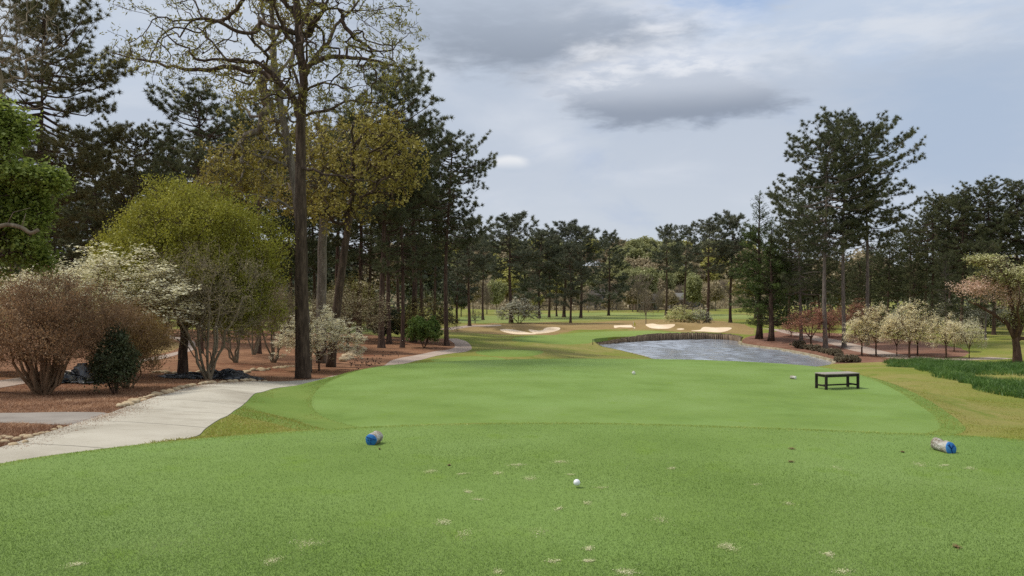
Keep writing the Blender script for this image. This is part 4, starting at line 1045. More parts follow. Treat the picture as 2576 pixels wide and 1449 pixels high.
# ------------------------------------------------------------------ dogwoods and other small trees
def dogwood_mesh(seed, hgt, wid, stems=4, n=420, mat='blossom_cream', fork=0.28, leaf=0.09, nl=9, layers=7, bm='bark_dogwood', twig=True, zs=0.45, base=0.34, dome=0.85, r0=0.09, jit=.08, rt=.006):
    rng = np.random.default_rng(seed)
    tr = []
    if fork > 0:
        tr.append([(0, 0, -.1, r0), (.02, 0, fork * hgt * .6, r0 * .9), (0, 0.02, fork * hgt, r0 * .85)])
    a0 = rng.uniform(0, 6.28)
    for k in range(stems):
        a = a0 + k * 6.283 / stems + rng.uniform(-.3, .3); s = rng.uniform(.7, 1.1)
        c, d = math.cos(a) * wid * .5 * s, math.sin(a) * wid * .5 * s
        if fork > 0: st = (0, 0.02, fork * hgt)
        else: st = (math.cos(a) * .12, math.sin(a) * .12, -.1)
        tr.append([st + (r0 * .6,), (st[0] * .8 + c * .22, st[1] * .8 + d * .22, hgt * (fork + .18), r0 * .5), (c * .5, d * .5, hgt * (fork + .36), r0 * .32), (c * .8, d * .8, hgt * (.62 + .15 * rng.random()), r0 * .15)])
    tg = []
    m = 0
    while m < n:
        q = rng.uniform(-1, 1, (n * 2, 2)); r = np.hypot(q[:, 0], q[:, 1]); q = q[r < 1]; r = r[r < 1]
        top = 1 - (1 - dome + .15) * 0 - (r ** 2.2) * (1 - base) * 0.62
        low = base + 0.12 * (1 - r) ** 0.5 - .05
        z = low + (top - low) * rng.random(len(q)) ** 0.7
        if layers: z = np.where(rng.random(len(z)) < .75, (np.round(z * layers + .3 * np.sin(5 * q[:, 0] + seed)) - .3 * np.sin(5 * q[:, 0] + seed)) / layers, z)
        az = np.arctan2(q[:, 1], q[:, 0]); z = z * (1 + .10 * np.sin(3 * az + seed) + .07 * np.sin(5 * az + 2 * seed)); q = q * (1 + .13 * np.sin(4 * az + seed * 1.7))[:, None]
        hole = np.sin(q[:, 0] * 5 + seed) * np.sin(q[:, 1] * 5 + 2 * seed) * np.sin(z * 11 + seed); kk = hole < .22 + .3 * rng.random(len(q)); q = q[kk]; z = z[kk]
        z = np.clip(z, base - .08, 1.05)
        tg.append(np.stack([q[:, 0] * wid / 2, q[:, 1] * wid / 2, z * hgt], 1)); m += len(q)
    tg = np.concatenate(tg)[:n] + rng.normal(size=(n, 3)) * 0.02 * hgt
    return broadleaf(seed + 500, tr, tg, 0.3, r0, rt, bm, dict(n=nl, spread=0.11 * hgt / 4, size=leaf, asp=.8, flat=.86, out=.2, zs=zs, mat=mat) if mat else None, jit,
                     dict(n=2, len=0.10 * hgt, r=rt * .8, up=.12, fwd=1.0) if twig else None, leafmax=3), hgt

DW = {'r1': dogwood_mesh(301, 4, 4.4, 4, 520, 'blossom_warm', .26, .10, 7), 'r2': dogwood_mesh(302, 4, 5.0, 5, 560, 'blossom_cream', .24, .10, 7), 'r3': dogwood_mesh(303, 4, 3.8, 4, 420, 'blossom_warm', .3, .10, 7),
      'l1': dogwood_mesh(304, 4, 7.0, 5, 900, 'blossom_cream', .25, .098, 11, 6, zs=.22, base=.5, dome=.8), 'l2': dogwood_mesh(305, 4, 6.6, 5, 760, 'blossom_cream', .2, .10, 12, 6, base=.3, zs=.25),
      'd1': dogwood_mesh(306, 4, 5.6, 4, 560, 'blossom_dull', .3, .10, 8, 7), 'w1': dogwood_mesh(307, 4, 6.2, 5, 520, 'blossom_white', .2, .13, 10, 6, base=.35),
      'red': dogwood_mesh(308, 4, 4.6, 4, 480, 'leaf_red', .22, .10, 7, 6, base=.36), 'fors': dogwood_mesh(309, 3, 4.6, 8, 520, 'blossom_yellow', 0, .13, 8, 0, base=.15, r0=.06), 'wf': dogwood_mesh(310, 3, 4.4, 8, 480, 'blossom_white', 0, .13, 9, 0, base=.2, r0=.06),
      'olive': dogwood_mesh(311, 4, 5.4, 5, 560, 'leaf_olive', .2, .11, 8, 6, base=.3), 'bare': dogwood_mesh(312, 4, 3.6, 4, 240, 'leaf_bud', .3, .07, 1, 0, bm='twig_far', rt=.012)}
GD = 'dogwoods in bloom beyond the pond'
def small(k, u, y, top, label, name='dogwood_tree', group=None, sx=1.0, cat='tree', dz=-.05):
    (m, hh) = DW[k]
    return tree_obj(name, m, u, y, label, cat, group, top, hh, sx, _rz.uniform(0, 6.28), dz)
small('r3', 2168, 73, 790, 'cream dogwood at the pond end of the flowering row', group=GD, sx=.85)
small('r1', 2204, 72.5, 772, 'cream dogwood standing second in the row from the pond', group=GD, sx=.72)
small('r2', 2256, 71.5, 786, 'low cream dogwood just left of the biggest flowering dogwood', group=GD, sx=.52)
small('r1', 2288, 69, 765, 'biggest cream dogwood in the middle of the flowering row', group=GD, sx=.8)
small('r3', 2308, 71, 800, 'slim dogwood tucked behind the biggest flowering dogwood', group=GD, sx=.9)
small('r3', 2380, 66.5, 795, 'cream dogwood right of the biggest one, beside the tall grass', group=GD, sx=.85)
small('r1', 2400, 73, 812, 'small dogwood behind the right end of the flowering row', group=GD, sx=.8)
small('r2', 2438, 65.5, 802, 'cream dogwood at the right end of the flowering row', group=GD, sx=.58)
small('w1', 2400, 104, 757, 'greyish white flowering tree under the dark pines', sx=.9)
small('w1', 2500, 104, 768, 'greyish white flowering tree behind the large two toned dogwood', sx=.9)
small('red', 2040, 84, 772, 'red leaved tree beside the leftmost tall pine at the pond', 'maple_tree', 'red leaved trees beyond the pond', 1.0)
small('red', 2086, 98, 775, 'red leaved tree behind the tall pines, left of the tallest trunk', 'maple_tree', 'red leaved trees beyond the pond', 1.1)
small('red', 2150, 100, 760, 'red leaved tree between the tallest and the rightmost pine trunks', 'maple_tree', 'red leaved trees beyond the pond', 1.0)
small('red', 1990, 100, 800, 'low red leaved tree behind the cypress trunks', 'maple_tree', 'red leaved trees beyond the pond', 1.2)
small('l1', 258, 27, 650, 'wide white dogwood in layers behind the brown bush', sx=.92)
small('l1', -40, 27, 695, 'white dogwood cut by the left edge of the view', sx=.8)
small('l2', 803, 37.5, 785, 'white dogwood blooming at the foot of the big oak', sx=.8)
small('d1', 875, 56, 722, 'faded white dogwood behind the leaning oak trunk', sx=.95)
small('d1', 800, 60, 745, 'faded dogwood right behind the big oak trunk', sx=.9)
small('olive', 1075, 73, 752, 'olive budding dogwood behind the green shrub', sx=1.0)
small('olive', 880, 70, 700, 'golden budding tree behind the faded dogwoods', sx=.7)
small('olive', 725, 66, 745, 'golden budding tree left of the big oak trunk', sx=.6)
small('wf', 1305, 137, 752, 'pale clump of budding stems right of the lone rounded pine', 'shrub', sx=1.1, cat='shrub')
small('bare', 1195, 128, 778, 'small thin budding tree on the lawn left of the lone pine', 'small_tree', sx=1.3)
small('bare', 1625, 140, 745, 'small leafless tree standing before the house', 'small_tree', sx=.7)
small('fors', 1711, 133, 770, 'pale yellow rounded shrub above the middle bunker', 'shrub', sx=1.0, cat='shrub')
small('wf', 1762, 133, 778, 'whitish rounded shrub beside the pale yellow one', 'shrub', sx=.95, cat='shrub')

def two_tone():
    rng = np.random.default_rng(61); y = 57.0; xb = (2560 - CU) / F * y; zb = h(xb, y)
    def c(u, v, d=0): return ((u - CU) / F * y - xb, d, CZ + (CV - v) / F * y - zb)
    T = [[(0, 0, -.1, .28), c(2558, 880)[:3] + (.24,), c(2555, 855) + (.22,)], [c(2555, 855) + (.2,), c(2535, 815) + (.15,), c(2495, 780, .5) + (.1,), c(2440, 745, .8) + (.05,)], [c(2555, 855) + (.2,), c(2552, 800) + (.15,), c(2540, 740) + (.1,), c(2525, 690) + (.05,)],
         [c(2555, 855) + (.2,), c(2580, 790) + (.15,), c(2610, 730) + (.1,)], [c(2555, 855) + (.16,), c(2590, 840) + (.12,), c(2640, 810) + (.06,)], [c(2555, 855) + (.12,), c(2540, 800, -1) + (.08,), c(2520, 740, -2) + (.04,)]]
    tgA = np.concatenate([shell_pts(rng, 300, c(2545, 695), (2.7, 2.4, .9), .5), shell_pts(rng, 160, c(2478, 655), (1.5, 1.4, .4), .6), shell_pts(rng, 200, c(2590, 740), (1.6, 2, 1.6), .5), shell_pts(rng, 100, c(2560, 800), (1.0, 1.2, .6), .5)])
    m1 = broadleaf(62, T, tgA, 0.3, .26, .008, 'bark_dogwood', dict(n=5, spread=.15, size=.12, asp=.8, flat=.7, out=.2, zs=.5, mat='two_tone'), .08, dict(n=2, len=.35, r=.007, up=.1), leafmax=3)
    tgB = np.concatenate([shell_pts(rng, 300, c(2465, 722), (1.9, 1.6, .7), .5), shell_pts(rng, 160, c(2530, 750), (1.7, 1.5, .7), .5)])
    m2 = broadleaf(63, T[:2], tgB, 0.3, .3, .008, 'bark_dogwood', dict(n=3, spread=.16, size=.11, asp=.7, flat=.5, out=.2, zs=.6, mat='blossom_pink'), .08, dict(n=2, len=.35, r=.007, up=.1), leafmax=3)
    o = empty('dogwood_tree', (xb, y, zb - .03)); tag(o, 'large dogwood at the right edge with green white crown and pink lower boughs', 'tree')
    obj('trunk', m1[0], o); obj('crown', m1[1], o)
    c2 = obj('pink_bough', m2[1], o); tag(c2, 'pink lower bough')
M['two_tone'] = L('two_tone', [(0, S(134, 142, 74)), (0.4, S(176, 176, 112)), (0.7, S(214, 208, 164)), (1, S(236, 232, 198))], 0.3, clump=.5)
two_tone()

# bald cypress pair
def cypress_mesh(seed, hgt, wid, cb=.16):
    rng = np.random.default_rng(seed); tr = MB(); cr = MB()
    zs = np.linspace(-.2, hgt, 14); r = .33 * (1 - np.clip(zs / hgt, 0, 1) * .95) * (1 + .5 * np.exp(-np.clip(zs, 0, 9) / .6))
    tr.tube(np.stack([.05 * np.sin(zs), .05 * np.cos(zs), zs], 1), r, 9)
    P = []; D = []
    for k in range(190):
        t = rng.random() ** .9; z = (cb + (1 - cb) * t) * hgt; a = rng.uniform(0, 6.28)
        L_ = wid * .5 * min(1, (1 - t) * 1.5 + .06) ** .85 * rng.uniform(.7, 1.05)
        el = .25 + .6 * t; d = np.array([math.cos(a) * math.cos(el), math.sin(a) * math.cos(el), math.sin(el) - .05])
        s = np.linspace(0, 1, 5)[:, None]; Q = np.array([0, 0, z]) + d * L_ * s - np.array([0, 0, .12]) * L_ * s ** 2
        tr.tube(Q, np.linspace(.012 + .012 * L_, .006, 5), 4)
        n = max(3, int(L_ * (7 if t < .8 else 3)))
        f = rng.uniform(.25, 1, n) * 4; i = np.minimum(f.astype(int), 3); q = Q[i] + (Q[i + 1] - Q[i]) * (f - i)[:, None]
        P.append(q); D.append(unit(d + rng.normal(size=(n, 3)) * .6 + (0, 0, .15)) * rng.uniform(.25, .7, (n, 1)) * min(1, L_ / 2 + .25))
    P = np.concatenate(P); D = np.concatenate(D)
    tr.shoots(P, D, .006)
    k = 11; q = np.repeat(P, k, 0) + np.repeat(D, k, 0) * rng.uniform(.1, 1.1, (len(P) * k, 1)) + rng.normal(size=(len(P) * k, 3)) * .06
    keep = rng.random(len(q)) < np.clip(1.6 - q[:, 2] / hgt * 1.25, .12, 1)
    q = q[keep]
    leaf_batch(cr, q, rng, .15, .45, .05, .1, .3)
    return tr.mesh('trunk', M['bark_pine']), cr.mesh('crown', M['leaf_cypress'])
cy1 = cypress_mesh(71, 16, 7.0); cy2 = cypress_mesh(72, 16, 6.6, .1)
tree_obj('cypress_tree', cy1, 1910, 96, 'dark green conical cypress whose thin tip rises above its twin', 'tree', None, 488, 16, 1.0)
tree_obj('cypress_tree', cy2, 1940, 93, 'shorter conical cypress with a dark leaning trunk at the pond corner', 'tree', None, 560, 16, 1.15)

# coppiced bush, evergreen shrub, bare grey trees
def stem_bush(seed, hgt, wid, stems, n, bm, leaf, mat, rs=.045, shoots=5, zlo=.35, sl=.35, up=.9, r=.0035, rt=.005):
    rng = np.random.default_rng(seed); T = []
    for k in range(stems):
        a = k * 2.4 + rng.uniform(-.3, .3); s = math.sqrt((k + .5) / stems)
        b = (math.cos(a) * .2 * s, math.sin(a) * .2 * s); e = (math.cos(a) * wid * .33 * s, math.sin(a) * wid * .33 * s)
        T.append([(b[0], b[1], -.1, rs), (b[0] * 1.4 + e[0] * .12, b[1] * 1.4 + e[1] * .12, hgt * .18, rs * .85), (e[0] * .5, e[1] * .5, hgt * .36, rs * .6), (e[0] * .9, e[1] * .9, hgt * .55, rs * .35)])
    tg = shell_pts(rng, n, (0, 0, hgt * .60), (wid / 2, wid / 2, hgt * .42), .45, hgt * zlo)
    return broadleaf(seed + 1, T, tg, .35, rs, rt, bm, leaf and dict(n=leaf[0], spread=leaf[1], size=leaf[2], asp=.5, up=.3, out=.6, mat=mat), .1, dict(n=shoots, len=sl, r=r, up=up, fwd=.9), leafmax=3, flare=1.2, sides=(8, 5, 3))
M["leaf_olive2"] = L("leaf_olive2", [(0, S(92, 68, 38)), (0.5, S(126, 100, 56)), (1, S(152, 128, 78))], 0.3, clump=0.4)
b1 = stem_bush(81, 2.85, 4.0, 22, 1100, 'twig_brown', (3, .07, .045), 'leaf_brown', .05, 7, .28)
tree_obj('brown_bush', b1, 108, 19.4, 'large leafless brown bush fanning up from many grey stems', 'bush')
b2 = stem_bush(83, 2.1, 2.4, 10, 560, 'twig_brown', (5, .06, .045), 'leaf_olive2', .03, 6, .2)
tree_obj('brown_bush', b2, 318, 21.5, 'smaller olive brown bush behind the dark evergreen shrub', 'bush')
def evergreen(seed, hgt, wid, mat, n=420, nl=9, leaf=.055, stems=6, zlo=.18, leader=True):
    rng = np.random.default_rng(seed); T = []
    for k in range(stems):
        a = k * 2.4; s = .5 + .5 * rng.random(); e = (math.cos(a) * wid * .36 * s, math.sin(a) * wid * .36 * s)
        T.append([(math.cos(a) * .06, math.sin(a) * .06, -.1, .025), (e[0] * .4, e[1] * .4, hgt * .25, .02), (e[0], e[1], hgt * .55, .01)])
    tg = np.concatenate([shell_pts(rng, n, (0, 0, hgt * .45), (wid / 2, wid / 2, hgt * .34), .6, hgt * zlo), shell_pts(rng, n // 2, (0.02, 0, hgt * .68), (wid * .30, wid * .30, hgt * .34), .6)]) if leader else shell_pts(rng, n, (0, 0, hgt * .55), (wid / 2, wid / 2, hgt * .46), .5, hgt * zlo)
    return broadleaf(seed + 1, T, tg, .3, .03, .004, 'bark_dogwood', dict(n=nl, spread=.045 * max(1, hgt / 2), size=leaf, asp=.6, out=.5, mat=mat), .1, dict(n=2, len=.12 * max(1, hgt / 2), r=.003, up=.3), leafmax=3)
tree_obj('evergreen_shrub', evergreen(91, 1.65, 1.15, 'leaf_dark'), 287, 19.6, 'dark evergreen shrub in front of the smaller brown bush', 'shrub')
tree_obj('evergreen_shrub', evergreen(93, 3.4, 3.0, 'leaf_dark', 420, 11, .13, 6, .12, False), 962, 76, 'dark rounded evergreen shrub left of the paired pine trunks', 'shrub')
tree_obj('leafy_shrub', evergreen(95, 2.7, 3.1, 'leaf_mid', 420, 11, .12, 8, .25, False), 1066, 66, 'leafy green shrub on the pine straw between the pines', 'shrub')
tree_obj('evergreen_shrub', evergreen(97, 3.0, 3.0, 'leaf_dark', 300, 11, .14, 6, .12, False), 1010, 82, 'dark shrub behind the paired pine trunks', 'shrub')

def grey_tree(seed, hgt, wid, stems, n, leafmat='leaf_bud', bm='twig_grey', nl=1, tw=5):
    rng = np.random.default_rng(seed); T = []
    for k in range(stems):
        a = k * 2.4 + .4; s = math.sqrt((k + .6) / stems); e = (math.cos(a) * wid * .3 * s, math.sin(a) * wid * .3 * s)
        T.append([(math.cos(a) * .10, math.sin(a) * .10, -.1, .06), (e[0] * .15 + math.cos(a) * .12, e[1] * .15 + math.sin(a) * .12, hgt * .14, .05), (e[0] * .55, e[1] * .55, hgt * .36, .045), (e[0], e[1], hgt * .58, .025)])
    tg = shell_pts(rng, n, (0, 0, hgt * .62), (wid / 2, wid / 2, hgt * .40), .5, hgt * .25)
    return broadleaf(seed + 1, T, tg, .35, .075, .006, bm, dict(n=nl, spread=.1, size=.06, asp=.5, up=.2, mat=leafmat), .12, dict(n=tw, len=.38, r=.0045, up=.25, fwd=.8), leafmax=3, flare=1.2)
tree_obj('grey_tree', grey_tree(101, 5.0, 4.6, 6, 700), 520, 28.2, 'leafless tree with several pale grey stems beside the black sheeting', 'tree')
g2 = grey_tree(103, 4.6, 4.2, 5, 520)
g2o = tree_obj('grey_tree', g2, 590, 40, 'budding tree with forked brown stems behind the pale grey stems', 'tree')
c = copy_tree(g2o); x = (690 - CU) / F * 42; c.location = (x, 42, h(x, 42) - .05); c.rotation_euler[2] = 2.1; c['label'] = 'thin budding tree just left of the big oak trunk'
c = copy_tree(g2o); x = (640 - CU) / F * 47; c.location = (x, 47, h(x, 47) - .05); c.rotation_euler[2] = 4.0; c['label'] = 'budding tree in the shade between the grey stems and the oak'
for u, y, tp, lab in ((509, 46, 640, 'dark trunked pine behind the yellow green tree'), (649, 48, 500, 'dark trunked pine standing in the straw left of the big oak')):
    pine('c', u, y, tp - 260, lab, None, .8)

# pond side shrubs
GP = 'low dark shrubs along the pond edge'
M['shrub_dull'] = L('shrub_dull', [(0, S(84, 74, 60)), (.5, S(118, 106, 84)), (1, S(148, 138, 110))], .2)
lowm = evergreen(111, .8, 1.5, 'shrub_dull', 160, 9, .11, 6, .05, False)
pr = None
_pc = pond.mean(0); SP = []
for u, v in ((1972, 881.5), (1985, 884), (1998, 886.5), (2012, 889.5), (2026, 892.5), (2040, 895.5), (2054, 899), (2066, 902), (2078, 906)):
    p = np.array(pz(u, v, ZW)); SP.append(tuple(p + unit(p - _pc) * 1.5))
SP += [pz(u, v, -4.5) for u, v in ((2112, 908), (2126, 910), (2140, 911.5), (2154, 912))]
for i, (x, y) in enumerate(SP):
    if pr is None: pr = empty('low_shrub', (x, y, h(x, y) - .05)); tag(pr, 'low dull shrub in the row along the right pond kerb', 'shrub', GP); obj('stems', lowm[0], pr); obj('foliage', lowm[1], pr)
    else:
        c = copy_tree(pr); c.location = (x, y, h(x, y) - .05); c.rotation_euler[2] = i * 1.7; c.scale = (.55 + .1 * (i % 4),) * 3
# ------------------------------------------------------------------ far wood and undergrowth
def far_tree(seed, hgt, wid, mat, n=260, nl=9, leaf=.75, base=.25):
    rng = np.random.default_rng(seed)
    T = [[(0, 0, -.3, .28), (.1, 0, hgt * .3, .22), (0, .1, hgt * .6, .14), (.1, 0, hgt * .85, .06)]]
    tg = np.concatenate([shell_pts(rng, n // 4, (rng.uniform(-.25, .25) * wid, rng.uniform(-.25, .25) * wid, hgt * rng.uniform(.45, .8)), (wid * .32, wid * .32, hgt * .2), .5) for _ in range(5)])
    tg = tg[tg[:, 2] > hgt * base]
    return broadleaf(seed + 1, T, tg, .3, .28, .03, 'twig_far', dict(n=nl, spread=.55, size=leaf, asp=.7, out=.3, mat=mat) if mat else None, .1, dict(n=3 if mat else 6, len=1.1, r=.022, up=.4), leafmax=3)
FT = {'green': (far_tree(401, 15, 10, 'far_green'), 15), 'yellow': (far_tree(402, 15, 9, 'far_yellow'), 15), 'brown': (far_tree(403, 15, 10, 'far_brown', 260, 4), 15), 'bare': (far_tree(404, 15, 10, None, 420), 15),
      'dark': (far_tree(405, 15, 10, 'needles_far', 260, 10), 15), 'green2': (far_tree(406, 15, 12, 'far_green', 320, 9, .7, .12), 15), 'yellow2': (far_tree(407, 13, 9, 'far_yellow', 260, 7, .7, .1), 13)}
FLAB = {'green': 'hazy green tree in the far wooded hillside', 'green2': 'broad hazy green tree in the far wooded hillside', 'yellow': 'yellow green spring tree in the far wooded hillside', 'yellow2': 'low yellow green tree at the foot of the far wood',
        'brown': 'brownish budding tree in the far wood', 'bare': 'leafless grey tree in the far wood', 'dark': 'dark evergreen tree in the far wood'}
def ftree(k, u, y, top, sx=1.0):
    m, hh = FT[k]
    tree_obj('woodland_tree', m, u, y, FLAB[k], 'tree', FLAB[k].replace('tree', 'trees').replace('a ', ''), top, hh, sx, _rz.uniform(0, 6.28), -.2)
rf_ = random.Random(8)
def wood_row(u0, u1, step, y, top, kinds, dv=14, sx=1.0):
    u = u0
    while u < u1:
        ftree(rf_.choice(kinds), u, y * rf_.uniform(.96, 1.05), top + rf_.uniform(-dv, dv), sx * rf_.uniform(.9, 1.25)); u += step * rf_.uniform(.75, 1.25)
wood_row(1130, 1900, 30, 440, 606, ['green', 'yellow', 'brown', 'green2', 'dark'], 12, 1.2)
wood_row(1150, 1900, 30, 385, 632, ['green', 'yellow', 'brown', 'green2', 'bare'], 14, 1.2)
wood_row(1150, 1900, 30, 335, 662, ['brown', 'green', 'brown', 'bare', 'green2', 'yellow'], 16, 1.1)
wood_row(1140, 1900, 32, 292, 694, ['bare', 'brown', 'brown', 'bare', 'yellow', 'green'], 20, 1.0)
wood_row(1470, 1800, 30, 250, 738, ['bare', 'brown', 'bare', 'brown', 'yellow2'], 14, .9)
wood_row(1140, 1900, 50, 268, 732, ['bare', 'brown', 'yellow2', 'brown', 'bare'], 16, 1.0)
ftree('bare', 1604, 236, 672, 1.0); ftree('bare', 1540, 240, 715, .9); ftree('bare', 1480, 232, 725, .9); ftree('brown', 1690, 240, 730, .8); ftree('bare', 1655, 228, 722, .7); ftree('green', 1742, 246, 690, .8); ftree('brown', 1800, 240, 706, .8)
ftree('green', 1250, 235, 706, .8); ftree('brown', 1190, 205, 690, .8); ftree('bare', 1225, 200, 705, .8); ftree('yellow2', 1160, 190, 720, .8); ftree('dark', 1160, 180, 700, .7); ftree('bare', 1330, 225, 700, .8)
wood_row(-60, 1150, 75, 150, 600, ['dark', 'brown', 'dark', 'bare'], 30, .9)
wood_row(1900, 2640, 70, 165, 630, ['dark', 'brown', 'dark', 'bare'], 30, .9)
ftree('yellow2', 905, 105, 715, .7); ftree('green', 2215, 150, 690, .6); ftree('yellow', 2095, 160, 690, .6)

def thicket(name, label, spans, mat, seed, size, dens):
    """undergrowth: (u0, u1, y, thickness, top row)"""
    rng = np.random.default_rng(seed); mb = MB()
    for u0, u1, y, th, top in spans:
        n = int((u1 - u0) / F * y * th * dens)
        yy = y + rng.uniform(-.5, .5, n) * th; uu = rng.uniform(u0, u1, n)
        xx = (uu - CU) / F * yy; zg = H(xx, yy)
        tp = CZ + (CV - top) / F * y - zg
        f = rng.random(n) ** .8; wob = .6 + .25 * np.sin(xx * .35 + 2 * np.sin(yy * .2)) + .2 * np.sin(xx * 1.1 + yy)
        P = np.stack([xx, yy, zg + np.maximum(.2, tp * wob) * f], 1)
        leaf_batch(mb, P, rng, size, .7, .1)
        k = n // 14; i = rng.integers(0, n, k); b = np.stack([xx[i], yy[i], zg[i] - .1], 1)
        mb.shoots(b, np.stack([rng.normal(size=k) * .4, rng.normal(size=k) * .4, np.maximum(.5, tp[i] * wob[i] * rng.uniform(.5, 1, k))], 1), .035, 1)
    tag(obj(name, mb.mesh(name, [M[mat], M['twig_far']])), label, kind='stuff')
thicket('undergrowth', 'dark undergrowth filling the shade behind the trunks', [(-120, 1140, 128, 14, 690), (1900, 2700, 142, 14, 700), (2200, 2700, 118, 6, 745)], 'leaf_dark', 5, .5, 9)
thicket('woodland_brush', 'grey brown brush along the foot of the far wood', [(1120, 1920, 262, 8, 752), (1120, 1920, 300, 20, 740)], 'far_brown', 6, .8, 2.4)

# ------------------------------------------------------------------ houses half hidden in the far wood
def house(u, y, wid, hgt, label, wallc, roofc, porch=False):
    x = (u - CU) / F * y; z = h(x, y) - .2
    o = empty('house', (x, y, z), .12); tag(o, label, 'house', None)
    w = MB(); w.box((-wid / 2, 0, 0), (wid / 2, 7, hgt)); obj('wall', w.mesh('wall', wallc, False), o)
    r = MB(); a = .5
    v = [(-wid / 2 - a, -a, hgt), (wid / 2 + a, -a, hgt), (wid / 2 + a, 7 + a, hgt), (-wid / 2 - a, 7 + a, hgt), (-wid / 2 - a, 3.5, hgt + 2.2), (wid / 2 + a, 3.5, hgt + 2.2)]
    v += [(p[0], p[1], p[2] + .22) for p in v]
    r.add(v, [(6, 7, 11, 10), (8, 9, 10, 11), (0, 4, 5, 1), (2, 5, 4, 3), (0, 1, 7, 6), (2, 3, 9, 8), (0, 6, 10, 4), (3, 4, 10, 9), (1, 5, 11, 7), (2, 8, 11, 5)])
    obj('roof', r.mesh('roof', roofc, False), o)
    n = max(2, int(wid / 2.4))
    for i in range(n):
        cx = -wid / 2 + (i + .5) * wid / n
        for zz in ((1.0, 2.2),) if hgt < 4.5 else ((1.0, 2.2), (3.8, 5.0)):
            if porch and i == n // 2 and zz[0] == 1.0:
                d = MB(); d.box((cx - .5, -.06, .1), (cx + .5, -.004, 2.2)); obj('door', d.mesh('door', M['dark_paint'], False), o); continue
            f = MB(); f.box((cx - .55, -.08, zz[0] - .08), (cx + .55, -.004, zz[1] + .08)); wo = obj('window', f.mesh('window', M['white_paint'], False), o)
            g = MB(); g.box((cx - .45, -.10, zz[0]), (cx + .45, -.083, zz[1])); obj('pane', g.mesh('pane', M['glass_dark'], False), wo)
    if porch:
        p = MB(); p.box((-2.4, -3.0, 2.65), (2.4, -.55, 2.9)); p.box((-2.2, -2.9, 0), (-2.0, -2.7, 2.65)); p.box((2.0, -2.9, 0), (2.2, -2.7, 2.65)); p.box((-2.2, -3, -.2), (2.2, -.1, .1))
        obj('porch', p.mesh('porch', wallg, False), o)
M['white_paint'] = mat_noise('white_paint', [(.3, S(190, 190, 186)), (.7, S(214, 213, 208))], 2, 4, .6)
M['dark_paint'] = mat_noise('dark_paint', [(.3, S(34, 30, 28)), (.5, S(46, 40, 36)), (.7, S(62, 54, 48))], 9, 6, .55, .25, 50, (1, 1, 1), extra=(60, .25))
M['glass_dark'] = mat_noise('glass_dark', [(.3, S(30, 34, 40)), (.7, S(48, 54, 62))], 1, 2, .1, spec=.5)
wallg = mat_noise('grey_siding', [(.3, S(112, 110, 106)), (.7, S(134, 132, 126))], 1.2, 4, .8); wallb = mat_noise('brown_siding', [(.3, S(96, 82, 70)), (.7, S(116, 100, 86))], 1.2, 4, .8)
roofm = mat_noise('shingles', [(.3, S(66, 62, 58)), (.7, S(86, 81, 76))], 3, 5, .9, .3, 12)
house(1520, 266, 9, 4.9, 'grey two storey house half hidden behind the dark pine clump', wallg, roofm)
house(1628, 258, 8, 3.2, 'small house with a white porch behind the bare trees', wallb, roofm, True)
house(1728, 264, 11, 3.2, 'low grey house behind the layered pine', wallg, mat_noise('pale_roof', [(.3, S(104, 102, 98)), (.7, S(124, 122, 116))], 3, 5, .9))

# ------------------------------------------------------------------ golf course things
def flag():
    u, v = 1594, 836; x, y = gp(u, v, 90)
    z = h(x, y); o = empty('golf_flag', (x, y, z)); tag(o, 'yellow flag on a thin white pin standing on the green', 'flag')
    p = MB(); p.tube([(0, 0, -.1), (0, 0, 1.0), (0, 0, 1.5)], .014, 6); obj('pin', p.mesh('pin', M['white_paint']), o)
    f = MB(); g = []
    for i in range(6):
        for j in range(4): g.append((.012 + .16 * i * .33, .03 * math.sin(i * 1.4) + .012 * j, 1.47 - .15 * j - .05 * i))
    q = [(i * 4 + j, i * 4 + j + 1, i * 4 + j + 5, i * 4 + j + 4) for i in range(5) for j in range(3)]
    f.add(g, q); b = np.array(g) + (0, .012, 0); f.add(b, [t[::-1] for t in q])
    obj('cloth', f.mesh('cloth', mat_noise('flag_cloth', [(.3, S(220, 190, 90)), (.7, S(236, 210, 120))], 3, 3, .8)), o)
    x, y = gp(1497, 868, 70); s = MB(); s.tube([(0, 0, -.2), (0, 0, .55)], .035, 8); s.tube([(0, 0, .55), (0, 0, .62)], .045, 8)
    so = obj('stake', s.mesh('stake', M['dark_paint']), None, (x - .25, y, h(x - .25, y))); tag(so, 'short dark stake at the left tip of the pond', 'stake')
flag()

